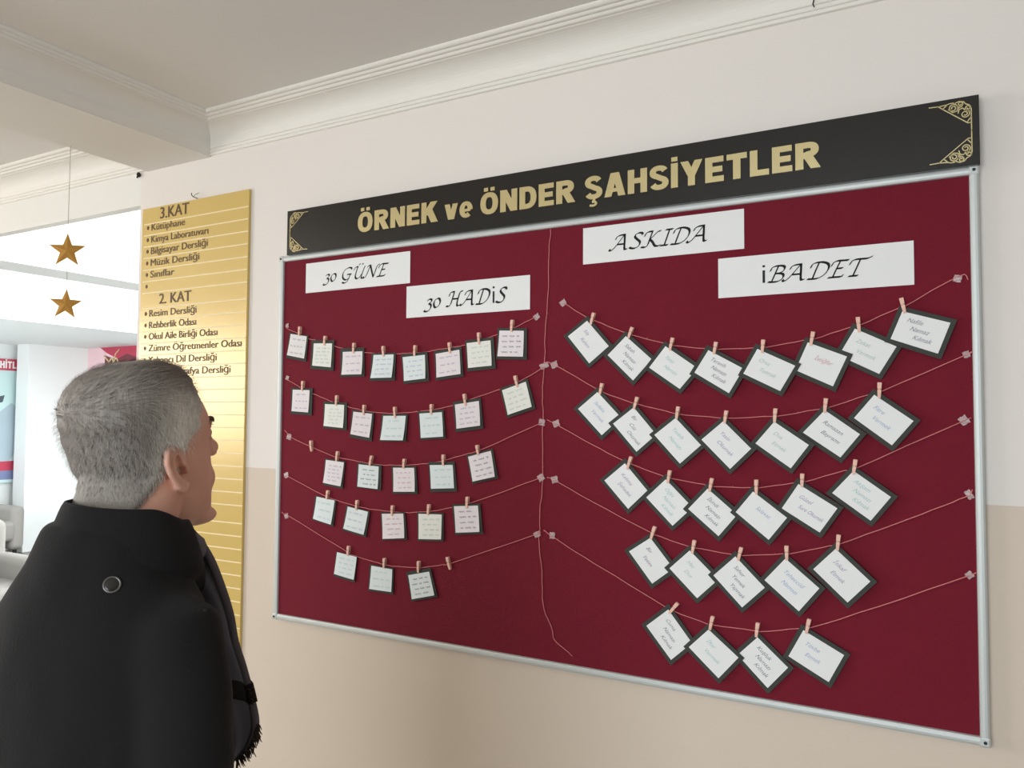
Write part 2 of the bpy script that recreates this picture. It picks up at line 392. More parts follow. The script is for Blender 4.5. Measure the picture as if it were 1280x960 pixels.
def bold_word(mb, word, x0, x1, z0, z1, y0, y1):
    W = 0; items = []
    for ch in word:
        w, s = bold(ch); items.append((W, s)); W += w + 0.105
    W -= 0.105; k = (x1 - x0) / W; q = z1 - z0
    j = 0
    for off, st in items:
        for pts, cl, wx, wz in st:
            j += 1; e = 0.00002 * (j % 7)
            if len(pts) == 2 and abs(pts[0][0] - pts[1][0]) > .02 and abs(pts[0][1] - pts[1][1]) > .3:      # diagonals end level
                w_ = wx * .56; mb.prism([(x0 + (p[0] + off + d) * k, z0 + p[1] * q) for p, d in ((pts[0], -w_), (pts[0], w_), (pts[1], w_), (pts[1], -w_))], y0 - e, y1); continue
            stroke(mb, [(x0 + (p[0] + off) * k, z0 + p[1] * q) for p in pts], wx * k, wz * q, y0 - e, y1, cl)
X0, X1, BZ0, BZ1 = -1.900, 0.060, 2.1316, 2.2782
BY = -0.035
ban = empty('title_banner', ((X0 + X1) / 2, 0, BZ0), 'long glossy black banner with gold block title above the notice board', 'banner')
o = ((X0 + X1) / 2, 0, BZ0)
rel(MB().box(X0, X1, BY, -0.0235, BZ0, BZ1), o).build('panel', M_black, ban, bevel=.001)
for bx in (X0 + .3, X1 - .36): rel(MB().box(bx, bx + .06, -0.0235, -0.001, BZ0 + .03, BZ1 - .03), o).build('mounting_batten', M_dark, ban)
for w, a, b in (('ÖRNEK', -1.597, -1.298), ('ve', -1.272, -1.177), ('ÖNDER', -1.151, -0.859), ('ŞAHSİYETLER', -0.829, -0.2505)):
    mb = MB(); bold_word(mb, w, a, b, 2.1722, 2.2335, BY - .003, BY - .0002)
    rel(mb, o).build('title_word', M_gold, ban)
def ornament(mb, fx, fz, corner):
    """lace triangle of one corner; fx, fz = +1/-1 directions inward"""
    P = lambda a, b: (corner[0] + fx * a, corner[1] + fz * b)
    y0, y1 = BY - .0012, BY - .0001
    lines = [[(.092, .012), (.074, .013), (.060, .012)], [(.074, .013), (.066, .020), (.0205, .057), (.0145, .057)], [(.0142, .026), (.0142, .0745)], [(.066, .020), (.058, .012)], [(.0145, .045), (.022, .055)],
             [(.060, .012), (.052, .010), (.045, .0105)]]
    def spiral(cx, cz, r, a0, turns, d):
        n = 22
        return [(cx + r * (1 - .75 * k / n) * math.cos(a0 + d * turns * 2 * PI * k / n), cz + r * (1 - .75 * k / n) * math.sin(a0 + d * turns * 2 * PI * k / n)) for k in range(n + 1)]
    lines += [spiral(.047, .0210, .0092, 2.6, 1.7, 1), spiral(.0252, .0370, .0092, 5.0, 1.7, -1), spiral(.034, .0145, .0062, .5, 1.4, 1), spiral(.0195, .0250, .0062, 2.0, 1.4, -1)]
    lines += [[(.056, .022), (.048, .030), (.040, .0285), (.036, .022), (.030, .020)], [(.038, .034), (.036, .026), (.030, .024), (.026, .027)], [(.044, .012), (.036, .0085), (.028, .0105), (.024, .016), (.018, .019), (.0145, .024)]]
    for l in lines:
        stroke(mb, [P(*p) for p in l], .0021, .0019, y0, y1)
for fx, cx in ((1, X0), (-1, X1)):
    for fz, cz in ((1, BZ0), (-1, BZ1)):
        mb = MB(); ornament(mb, fx, fz, (cx, cz)); rel(mb, o).build('corner_ornament', M_gold, ban)

# ---------------------------------------------------------------- paper strips with calligraphic capitals
CAL = {
 'A': (.86, [[(-.16, .10), (-.12, .02), (-.04, .02), (.10, .18), (.30, .56), (.46, .90), (.52, 1.0)], [(.08, .72), (.12, .88), (.26, .97), (.52, 1.0)], [(.52, 1.0), (.58, .55), (.64, .1), (.70, .0), (.80, .03)], [(.20, .38), (.60, .38)]]),
 'S': (.56, [[(.52, .86), (.46, .97), (.30, 1.0), (.14, .90), (.14, .74), (.30, .56), (.44, .40), (.44, .18), (.28, .02), (.08, .02), (-.06, .10)]]),
 'K': (.80, [[(-.02, .72), (.02, .90), (.14, .99), (.34, 1.0)], [(.34, 1.0), (.28, .55), (.22, .12), (.10, .0), (-.10, .03)], [(.76, .98), (.60, .92), (.42, .66), (.27, .50)], [(.27, .50), (.44, .30), (.60, .04), (.76, .0), (.88, .06)]]),
 'I': (.42, [[(.10, 1.0), (.46, 1.0)], [(.29, 1.0), (.24, .5), (.18, .0)], [(-.02, .0), (.36, .0)]]),
 'D': (.82, [[(.02, .70), (.06, .90), (.22, 1.0), (.50, 1.0), (.74, .86), (.80, .58), (.68, .24), (.44, .03), (.16, .0), (-.02, .02)], [(.34, 1.0), (.26, .5), (.20, .02)]]),
 'B': (.68, [[(-.02, .70), (.02, .90), (.16, 1.0), (.46, 1.0), (.60, .88), (.56, .66), (.38, .54), (.24, .53)], [(.30, 1.0), (.22, .5), (.14, .0)], [(.36, .54), (.58, .46), (.62, .24), (.46, .04), (.2, .0), (-.02, .03)]]),
 'E': (.66, [[(-.02, .70), (.04, .90), (.18, 1.0), (.40, 1.0), (.66, 1.0)], [(.32, 1.0), (.22, .5), (.14, .02)], [(.24, .53), (.48, .54)], [(-.06, .0), (.14, .01), (.50, .02), (.54, .12)]]),
 'T': (.66, [[(-.02, .70), (.04, .90), (.18, .99), (.40, 1.0), (.66, 1.0), (.84, 1.1)], [(.38, 1.0), (.30, .5), (.22, .0)], [(.04, .0), (.42, .0)]]),
 'H': (.92, [[(-.02, .72), (.02, .90), (.12, .99), (.30, 1.0)], [(.30, 1.0), (.24, .5), (.16, .1), (.04, .0), (-.12, .04)], [(.88, 1.0), (.74, .98), (.68, .8), (.62, .3), (.64, .05), (.74, .0), (.84, .04)], [(.24, .5), (.66, .5)]]),
 'G': (.82, [[(.74, .84), (.66, .97), (.48, 1.0), (.22, .86), (.08, .54), (.14, .18), (.36, .0), (.56, .06), (.66, .2)], [(.44, .44), (.78, .44)], [(.68, .44), (.62, .1), (.50, -.18), (.30, -.26), (.14, -.18)]]),
 'U': (.86, [[(.0, .74), (.06, .92), (.18, 1.0), (.30, .96)], [(.26, .98), (.20, .5), (.20, .16), (.34, .0), (.52, .08), (.66, .34)], [(.82, 1.0), (.72, .5), (.68, .08), (.78, .0), (.86, .04)]]),
 'N': (.88, [[(-.14, .10), (-.10, .02), (-.02, .02), (.10, .2), (.22, .7), (.28, 1.0)], [(.06, .84), (.14, .97), (.28, 1.0)], [(.28, 1.0), (.46, .5), (.66, .0)], [(.66, .0), (.74, .5), (.82, .9), (.98, 1.0)]]),
 '3': (.50, [[(.10, .50), (.22, .62), (.40, .60), (.44, .46), (.24, .30)], [(.24, .30), (.42, .22), (.44, -.02), (.26, -.22), (.04, -.24), (-.04, -.16)]]),
 '0': (.56, [[(.28, .64), (.10, .52), (.04, .28), (.14, .04), (.28, .0), (.46, .14), (.52, .38), (.42, .60), (.28, .64)]]),
 ' ': (.34, []),
 'i': (.36, [])}
def calligraphy(mb, text, x0, x1, z0, capz, y):
    ang = math.radians(38); nib = Vector((math.cos(ang), math.sin(ang))) * 0.088
    W = 0; strokes = []
    for ch in text:
        base = {'Ü': 'U', 'İ': 'i'}.get(ch, ch)
        w, st = CAL[base]
        for s in st: strokes.append([(p[0] + W + .17 * p[1], p[1]) for p in (crom([Vector(q) for q in s], 7))])
        if ch == 'Ü':
            for d in (.36, .60): strokes.append([(W + d + .19, 1.2), (W + d + .25, 1.17)])
        if ch == 'İ': strokes += ['i', W]
        W += w + .10
    xs = [p[0] for s in strokes if isinstance(s, list) for p in s]
    a, b = min(xs + [0]), max(xs)
    kx = (x1 - x0) / (b - a)
    it = iter(strokes)
    for s in it:
        if s == 'i':
            w0 = next(it); X = x0 + (w0 + .20 - a) * kx
            mb.prism([(X, z0), (X + .0056, z0), (X + .0056, z0 + capz * .8), (X, z0 + capz * .8)], y - .0003, y)
            mb.prism([(X, z0 + capz), (X + .0056, z0 + capz), (X + .0056, z0 + capz * 1.13), (X, z0 + capz * 1.13)], y - .0003, y)
            continue
        n = len(s); vs = []; fs = []
        nx = Vector((nib.x * min(kx, capz), nib.y * capz)); px = Vector((-nx.y, nx.x)) * 0.30
        for off in (nx, px):
            k = len(vs)
            for p in s:
                q = Vector((x0 + (p[0] - a) * kx, z0 + p[1] * capz))
                vs += [(q.x - off.x, y - .0002, q.y - off.y), (q.x + off.x, y - .0002, q.y + off.y)]
            fs += [(k + 2 * i, k + 2 * i + 1, k + 2 * i + 3, k + 2 * i + 2) for i in range(n - 1)]
        mb.add(vs, fs)
def strip(text, x0, x1, z0, z1, tx0, tx1, base, cap, label):
    o = (x0, -0.014, z0)
    e = empty('lettered_strip', o, label, 'paper sign', 'lettered paper strips on the board')
    mb = MB(); n = 24
    for j in (0, 1):
        pass
    ring = [[(x0 + (x1 - x0) * i / n, -0.0148 - .0008 * math.sin(PI * i / n) - (.0004 if t else 0), z0 + (z1 - z0) * q) for i in range(n + 1)] for t, q in ((0, 0), (0, 1), (1, 1), (1, 0))]
    ring.append(ring[0])
    vs = [p for r in ring[:4] for p in r]; m = n + 1
    fs = [(a * m + i, a * m + i + 1, ((a + 1) % 4) * m + i + 1, ((a + 1) % 4) * m + i) for a in range(4) for i in range(n)] + [(0, m, 2 * m, 3 * m), (n, 3 * m + n, 2 * m + n, m + n)]
    mb.add(vs, fs); rel(mb, o).build('paper', M_paper, e)
    w = tx1 - tx0
    for word, a, b in ([('30', 0, .205), (text[3:], .28, 1)] if text[0] == '3' else [(text, 0, 1)]):
        mb = MB(); calligraphy(mb, word, tx0 + a * w, tx0 + b * w, base, cap, -0.0162); rel(mb, o).build('lettering', M_ink, e)
strip('30 GÜNE', -1.832, -1.411, 2.004, 2.101, -1.7557, -1.492, 2.0340, .0375, 'white paper strip lettered 30 GÜNE at the top left of the board')
strip('30 HADİS', -1.423, -1.003, 1.899, 1.9942, -1.3574, -1.0759, 1.9242, .0415, 'white paper strip lettered 30 HADİS left of the vertical string')
strip('ASKIDA', -.8443, -.425, 2.008, 2.1046, -.7696, -.515, 2.0364, .0388, 'white paper strip lettered ASKIDA just right of the vertical string')
strip('İBADET', -.4872, -.0655, 1.8933, 1.9893, -.3929, -.1468, 1.9222, .0368, 'white paper strip lettered İBADET at the right of the board')

# measured positions on the board, metres (x, z)
LEFT = [(1,[(-1.8898,1.8732),(-1.8185,1.8617),(-1.8256,1.7896),(-1.9021,1.8035)],[(-1.8953,1.8778),(-1.8117,1.8641),(-1.8206,1.779),(-1.9095,1.7949)],(-1.8489,1.8951),(-1.8506,1.8646),'w','v'),(1,[(-1.7877,1.8378),(-1.7099,1.8345),(-1.7111,1.7584),(-1.7899,1.766)],[(-1.7981,1.8489),(-1.7012,1.844),(-1.7029,1.7473),(-1.8008,1.7558)],(-1.7384,1.8594),(-1.7416,1.8283),'y','g'),(1,[(-1.6651,1.8057),(-1.5857,1.8049),(-1.5835,1.7331),(-1.6641,1.7335)],[(-1.6755,1.8174),(-1.5796,1.8162),(-1.577,1.7263),(-1.674,1.7265)],(-1.6192,1.8321),(-1.6209,1.7989),'p','v'),(1,[(-1.5417,1.7919),(-1.4648,1.7909),(-1.4671,1.7207),(-1.5479,1.7206)],[(-1.5496,1.7973),(-1.4567,1.7961),(-1.4598,1.7124),(-1.5566,1.7121)],(-1.5049,1.8177),(-1.5018,1.7851),'g','b'),(1,[(-1.431,1.7813),(-1.3499,1.7859),(-1.3441,1.7155),(-1.4215,1.7093)],[(-1.4376,1.7897),(-1.3409,1.7951),(-1.3335,1.7083),(-1.4263,1.7007)],(-1.3845,1.8152),(-1.3861,1.7829),'g','b'),(1,[(-1.3109,1.7872),(-1.2289,1.7963),(-1.2216,1.726),(-1.3049,1.7174)],[(-1.3179,1.7952),(-1.2226,1.8054),(-1.2138,1.7191),(-1.3102,1.7088)],(-1.2633,1.8185),(-1.259,1.7867),'p','v'),(1,[(-1.2042,1.8141),(-1.125,1.8187),(-1.1189,1.7473),(-1.197,1.7425)],[(-1.2108,1.8221),(-1.1152,1.8274),(-1.1076,1.7389),(-1.2019,1.7327)],(-1.1635,1.8423),(-1.1613,1.8087),'y','g'),(1,[(-1.096,1.8448),(-1.0189,1.8403),(-1.0185,1.7686),(-1.0998,1.7726)],[(-1.1024,1.8523),(-1.0093,1.8467),(-1.0092,1.7606),(-1.1066,1.7651)],(-1.0544,1.8722),(-1.0573,1.8387),'p','k'),(2,[(-1.8761,1.6899),(-1.8022,1.6871),(-1.8044,1.6154),(-1.8769,1.6197)],[(-1.884,1.6969),(-1.7894,1.6929),(-1.7919,1.6058),(-1.8851,1.6108)],(-1.8312,1.7172),(-1.8329,1.6845),'p','v'),(2,[(-1.7355,1.6423),(-1.6563,1.6392),(-1.6562,1.5672),(-1.7363,1.5728)],[(-1.742,1.6505),(-1.6452,1.6462),(-1.6452,1.5596),(-1.7429,1.5658)],(-1.6856,1.6693),(-1.6881,1.6368),'y','g'),(2,[(-1.6185,1.6182),(-1.5446,1.6114),(-1.5512,1.5386),(-1.6258,1.5488)],[(-1.6242,1.624),(-1.5371,1.6155),(-1.5452,1.5273),(-1.633,1.5387)],(-1.5753,1.6389),(-1.5765,1.6071),'p','v'),(2,[(-1.5011,1.6057),(-1.4166,1.606),(-1.4221,1.5331),(-1.5076,1.5325)],[(-1.5075,1.6108),(-1.4094,1.611),(-1.4157,1.5292),(-1.5147,1.5283)],(-1.4579,1.6328),(-1.4553,1.5991),'g','t'),(2,[(-1.367,1.6128),(-1.2871,1.6172),(-1.2796,1.5465),(-1.3587,1.5412)],[(-1.3733,1.6192),(-1.2821,1.6241),(-1.2733,1.5411),(-1.3635,1.535)],(-1.3234,1.6401),(-1.3238,1.6096),'g','t'),(2,[(-1.2425,1.6389),(-1.1619,1.6488),(-1.1542,1.5795),(-1.2333,1.5697)],[(-1.2506,1.6463),(-1.156,1.6576),(-1.1463,1.5711),(-1.2391,1.5594)],(-1.2104,1.6691),(-1.2043,1.6345),'p','v'),(2,[(-1.0864,1.678),(-1.0121,1.7004),(-0.9909,1.6319),(-1.0654,1.6095)],[(-1.0945,1.6826),(-1.0068,1.7089),(-0.9816,1.6271),(-1.0693,1.6004)],(-1.0451,1.7175),(-1.0361,1.6858),'y','g'),(3,[(-1.7278,1.4659),(-1.654,1.4602),(-1.6612,1.3859),(-1.7338,1.3941)],[(-1.733,1.4704),(-1.6491,1.4636),(-1.6573,1.3774),(-1.7401,1.3864)],(-1.6787,1.4939),(-1.6836,1.4622),'p','v'),(3,[(-1.5939,1.4563),(-1.5162,1.4521),(-1.5172,1.3842),(-1.5962,1.3883)],[(-1.5999,1.4616),(-1.5057,1.4563),(-1.5069,1.3801),(-1.6024,1.3848)],(-1.5425,1.4838),(-1.5499,1.4528),'g','k'),(3,[(-1.4615,1.4507),(-1.3839,1.4528),(-1.3776,1.3835),(-1.4561,1.3796)],[(-1.4685,1.4554),(-1.3776,1.4578),(-1.3704,1.3772),(-1.4622,1.3724)],(-1.4191,1.478),(-1.4216,1.449),'p','r'),(3,[(-1.3279,1.463),(-1.2483,1.4663),(-1.241,1.4004),(-1.3207,1.3949)],[(-1.3343,1.4717),(-1.2421,1.4755),(-1.2329,1.3912),(-1.325,1.3847)],(-1.2801,1.4951),(-1.2793,1.4622),'g','t'),(3,[(-1.196,1.491),(-1.1212,1.5097),(-1.1054,1.4386),(-1.1777,1.422)],[(-1.2028,1.4945),(-1.1158,1.516),(-1.0974,1.4343),(-1.1818,1.4146)],(-1.1661,1.5248),(-1.161,1.4962),'p','k'),(4,[(-1.7645,1.3483),(-1.6892,1.3401),(-1.6992,1.2649),(-1.7739,1.2784)],[(-1.7717,1.3506),(-1.6827,1.3403),(-1.6936,1.2581),(-1.782,1.2735)],(-1.7164,1.3702),(-1.7214,1.3418),'g','t'),(4,[(-1.6354,1.3247),(-1.555,1.3135),(-1.5678,1.2435),(-1.6485,1.2563)],[(-1.6418,1.328),(-1.5477,1.3146),(-1.5622,1.2351),(-1.6568,1.2498)],(-1.5973,1.3463),(-1.6003,1.3152),'g','b'),(4,[(-1.5017,1.3108),(-1.4218,1.3167),(-1.4132,1.2456),(-1.494,1.2372)],[(-1.5072,1.3143),(-1.4163,1.3209),(-1.4068,1.241),(-1.4985,1.2315)],(-1.4608,1.3382),(-1.4624,1.3071),'p','r'),(4,[(-1.3662,1.3196),(-1.2843,1.3226),(-1.2838,1.252),(-1.3631,1.2469)],[(-1.3718,1.324),(-1.278,1.3274),(-1.2773,1.2463),(-1.3685,1.2405)],(-1.3284,1.3493),(-1.3311,1.318),'y','g'),(4,[(-1.2424,1.3489),(-1.1621,1.3556),(-1.1541,1.2833),(-1.2335,1.2751)],[(-1.249,1.3539),(-1.1548,1.3617),(-1.1454,1.2777),(-1.2387,1.268)],(-1.1964,1.3782),(-1.198,1.345),'p','k'),(5,[(-1.6759,1.1809),(-1.5967,1.1732),(-1.6051,1.1034),(-1.6846,1.1135)],[(-1.6797,1.1825),(-1.5947,1.1741),(-1.6043,1.095),(-1.6896,1.1055)],(-1.6287,1.2039),(-1.6313,1.1734),'g','t'),(5,[(-1.5392,1.1525),(-1.4602,1.1491),(-1.4603,1.0828),(-1.5436,1.0829)],[(-1.5459,1.1562),(-1.4554,1.1525),(-1.4559,1.0756),(-1.5506,1.0757)],(-1.4888,1.1796),(-1.49,1.1495),'g','t'),(5,[(-1.4007,1.138),(-1.3264,1.1559),(-1.305,1.091),(-1.3846,1.0705)],[(-1.4089,1.1458),(-1.3218,1.1667),(-1.2962,1.0866),(-1.3883,1.0628)],(-1.363,1.1824),(-1.3638,1.1489),'g','k')]
RIGHT = [(1,[(-0.8302,1.8574),(-0.7693,1.7882),(-0.8236,1.7451),(-0.8854,1.8188)],[(-0.8288,1.8703),(-0.7555,1.7867),(-0.825,1.7322),(-0.8992,1.8203)],(-0.8103,1.877),(-0.8191,1.8464),0,'v',['Sıla','Rahim']),(1,[(-0.7215,1.8116),(-0.6528,1.7503),(-0.702,1.698),(-0.771,1.7647)],[(-0.7218,1.8248),(-0.6391,1.7506),(-0.7017,1.6848),(-0.7847,1.7644)],(-0.7034,1.8335),(-0.7138,1.806),1,'k',['Sabah','Namazı','Kılmak']),(1,[(-0.6163,1.7816),(-0.5365,1.7252),(-0.5802,1.6747),(-0.6585,1.7293)],[(-0.618,1.7943),(-0.5226,1.727),(-0.5785,1.662),(-0.6724,1.7275)],(-0.5971,1.8015),(-0.6048,1.7699),2,'t',['Yatsı','Namazı']),(1,[(-0.5088,1.7675),(-0.4256,1.7206),(-0.4601,1.663),(-0.5429,1.7139)],[(-0.512,1.7804),(-0.4124,1.7239),(-0.4569,1.6501),(-0.5561,1.7106)],(-0.4896,1.7864),(-0.4948,1.7566),3,'k',['Teravih','Namazı','Kılmak']),(1,[(-0.3931,1.7659),(-0.3092,1.7241),(-0.3426,1.6666),(-0.4256,1.7087)],[(-0.3969,1.7784),(-0.296,1.7281),(-0.3388,1.6541),(-0.4388,1.7047)],(-0.3792,1.7867),(-0.3817,1.7554),4,'g',['Oruç','Tutmak']),(1,[(-0.2821,1.7766),(-0.2001,1.7417),(-0.2298,1.6759),(-0.3094,1.7142)],[(-0.2869,1.7892),(-0.1876,1.7465),(-0.225,1.6633),(-0.3219,1.7094)],(-0.2699,1.8003),(-0.2755,1.7688),3,'r',['İstiğfar']),(1,[(-0.1836,1.8032),(-0.1012,1.7602),(-0.136,1.7016),(-0.2174,1.7447)],[(-0.1872,1.8158),(-0.088,1.764),(-0.1324,1.689),(-0.2306,1.7409)],(-0.1772,1.8283),(-0.1743,1.7944),2,'g',['Zekat','Vermek']),(1,[(-0.0889,1.8356),(0.001,1.8058),(-0.023,1.7416),(-0.1127,1.7768)],[(-0.0944,1.8477),(0.0134,1.8114),(-0.0175,1.7295),(-0.1251,1.7712)],(-0.0908,1.8643),(-0.0839,1.8309),3,'k',['Nafile','Namaz','Kılmak']),(2,[(-0.8005,1.67),(-0.7357,1.6042),(-0.7882,1.5582),(-0.8554,1.6263)],[(-0.7999,1.6829),(-0.7217,1.6035),(-0.7888,1.5453),(-0.8694,1.627)],(-0.7869,1.6923),(-0.7931,1.6639),0,'b',['Sadaka','Vermek']),(2,[(-0.7004,1.6299),(-0.6415,1.5624),(-0.6929,1.5183),(-0.7561,1.5884)],[(-0.6993,1.6429),(-0.6278,1.5612),(-0.694,1.5053),(-0.7698,1.5896)],(-0.6902,1.6559),(-0.6992,1.6251),1,'k',['Bir','Cüz','Okumak']),(2,[(-0.5911,1.6036),(-0.5285,1.5386),(-0.5805,1.4924),(-0.6454,1.5614)],[(-0.5903,1.6166),(-0.5146,1.5378),(-0.5813,1.4794),(-0.6593,1.5622)],(-0.5838,1.6318),(-0.5886,1.6006),2,'t',['Tesbih','Namazı']),(2,[(-0.4738,1.5968),(-0.4096,1.5331),(-0.4585,1.4839),(-0.5265,1.5519)],[(-0.4736,1.61),(-0.3959,1.5329),(-0.4587,1.4707),(-0.5402,1.5521)],(-0.4659,1.622),(-0.4705,1.5915),3,'v',['Yasin','Okumak']),(2,[(-0.3565,1.5962),(-0.2816,1.5444),(-0.3209,1.4905),(-0.399,1.5456)],[(-0.3584,1.6091),(-0.268,1.5464),(-0.319,1.4776),(-0.4126,1.5436)],(-0.3531,1.6269),(-0.3555,1.5939),4,'g',['Dua','Etmek']),(2,[(-0.2476,1.6228),(-0.1758,1.5702),(-0.2161,1.5183),(-0.2943,1.5722)],[(-0.2492,1.6355),(-0.1619,1.5719),(-0.2145,1.5056),(-0.3082,1.5705)],(-0.2445,1.6495),(-0.2476,1.617),3,'k',['Ramazan','Bayramı']),(2,[(-0.1461,1.6564),(-0.0708,1.5999),(-0.1129,1.5474),(-0.1872,1.6056)],[(-0.1477,1.6696),(-0.0573,1.6015),(-0.1113,1.5342),(-0.2007,1.604)],(-0.135,1.683),(-0.1363,1.6487),4,'b',['Fitre','Vermek']),(3,[(-0.7252,1.4883),(-0.6656,1.4224),(-0.7162,1.3737),(-0.7808,1.4423)],[(-0.7246,1.5016),(-0.6521,1.4217),(-0.7168,1.3604),(-0.7943,1.443)],(-0.7076,1.5054),(-0.7183,1.473),0,'v',['Kelime','Şehadet']),(3,[(-0.6173,1.4526),(-0.5503,1.3875),(-0.6003,1.34),(-0.6674,1.4055)],[(-0.6172,1.4658),(-0.5366,1.3874),(-0.6004,1.3268),(-0.6811,1.4056)],(-0.6061,1.4748),(-0.6116,1.4431),1,'t',['Öğle','Namazı','Kılmak']),(3,[(-0.5129,1.4349),(-0.4432,1.3775),(-0.4872,1.324),(-0.5604,1.3838)],[(-0.514,1.4481),(-0.4296,1.3786),(-0.4861,1.3108),(-0.574,1.3827)],(-0.5018,1.4602),(-0.5077,1.4281),2,'k',['İkindi','Namazı','Kılmak']),(3,[(-0.406,1.4337),(-0.3306,1.378),(-0.3714,1.3249),(-0.446,1.3836)],[(-0.4077,1.4469),(-0.3172,1.3797),(-0.3697,1.3117),(-0.4594,1.3819)],(-0.398,1.4615),(-0.3982,1.4269),3,'b',['Salavat']),(3,[(-0.3048,1.4559),(-0.2233,1.4062),(-0.2606,1.3504),(-0.3415,1.399)],[(-0.3077,1.4688),(-0.21,1.4092),(-0.2577,1.3375),(-0.3548,1.396)],(-0.296,1.4795),(-0.297,1.4492),4,'v',['Güzel','Sure Okumak']),(3,[(-0.1899,1.4898),(-0.1164,1.4365),(-0.1567,1.3832),(-0.2341,1.4391)],[(-0.1916,1.5027),(-0.1027,1.4383),(-0.155,1.3703),(-0.2478,1.4373)],(-0.1852,1.5148),(-0.1901,1.4816),3,'t',['Akşam','Namazı','Kılmak']),(4,[(-0.658,1.3057),(-0.5995,1.236),(-0.6534,1.1936),(-0.7139,1.2675)],[(-0.6564,1.3186),(-0.5858,1.2343),(-0.655,1.1807),(-0.7276,1.2692)],(-0.6459,1.3346),(-0.6563,1.3024),0,'k',['Bir','Yetim']),(4,[(-0.5578,1.2839),(-0.4896,1.221),(-0.5399,1.1715),(-0.6084,1.2361)],[(-0.5579,1.297),(-0.4758,1.2211),(-0.5398,1.1584),(-0.6222,1.236)],(-0.5455,1.3093),(-0.5512,1.2769),1,'g',['Hac','Dua']),(4,[(-0.4482,1.2798),(-0.3817,1.2145),(-0.4331,1.1633),(-0.4999,1.2304)],[(-0.4481,1.2931),(-0.3682,1.2144),(-0.4332,1.15),(-0.5134,1.2305)],(-0.4339,1.3021),(-0.4413,1.2705),2,'k',['Sahur','Yemek','Yapmak']),(4,[(-0.3351,1.2857),(-0.2631,1.2264),(-0.307,1.1706),(-0.3816,1.2324)],[(-0.3364,1.2991),(-0.2497,1.2277),(-0.3057,1.1572),(-0.395,1.2311)],(-0.3321,1.3148),(-0.3315,1.282),3,'b',['Teheccüd','Namazı']),(4,[(-0.2281,1.3172),(-0.1589,1.253),(-0.2049,1.2027),(-0.2751,1.268)],[(-0.2286,1.3306),(-0.1455,1.2535),(-0.2044,1.1893),(-0.2885,1.2675)],(-0.2212,1.3485),(-0.2242,1.3142),4,'v',['İtikaf','Etmek']),(5,[(-0.6127,1.1353),(-0.5539,1.0628),(-0.6058,1.0148),(-0.6687,1.0886)],[(-0.6116,1.1489),(-0.5407,1.0618),(-0.6069,1.0012),(-0.6819,1.0896)],(-0.5885,1.1537),(-0.6095,1.1271),0,'k',['Cuma','Namazı','Kılmak']),(5,[(-0.5131,1.101),(-0.443,1.0457),(-0.4897,0.9906),(-0.5609,1.0529)],[(-0.514,1.1141),(-0.4293,1.0466),(-0.4888,0.9775),(-0.5746,1.052)],(-0.5024,1.1334),(-0.5094,1.1012),1,'t',['İftar','Vermek']),(5,[(-0.3999,1.098),(-0.3327,1.0395),(-0.3779,0.9863),(-0.4456,1.0513)],[(-0.4005,1.1114),(-0.3193,1.0401),(-0.3773,0.9729),(-0.459,1.0507)],(-0.3986,1.1313),(-0.4025,1.098),0,'k',['Kuşluk','Namazı','Kılmak']),(5,[(-0.2986,1.1286),(-0.2142,1.086),(-0.2464,1.0225),(-0.3312,1.0661)],[(-0.3027,1.1414),(-0.2014,1.0901),(-0.2423,1.0097),(-0.344,1.062)],(-0.2856,1.155),(-0.2923,1.1224),1,'b',['Tövbe','Etmek'])]
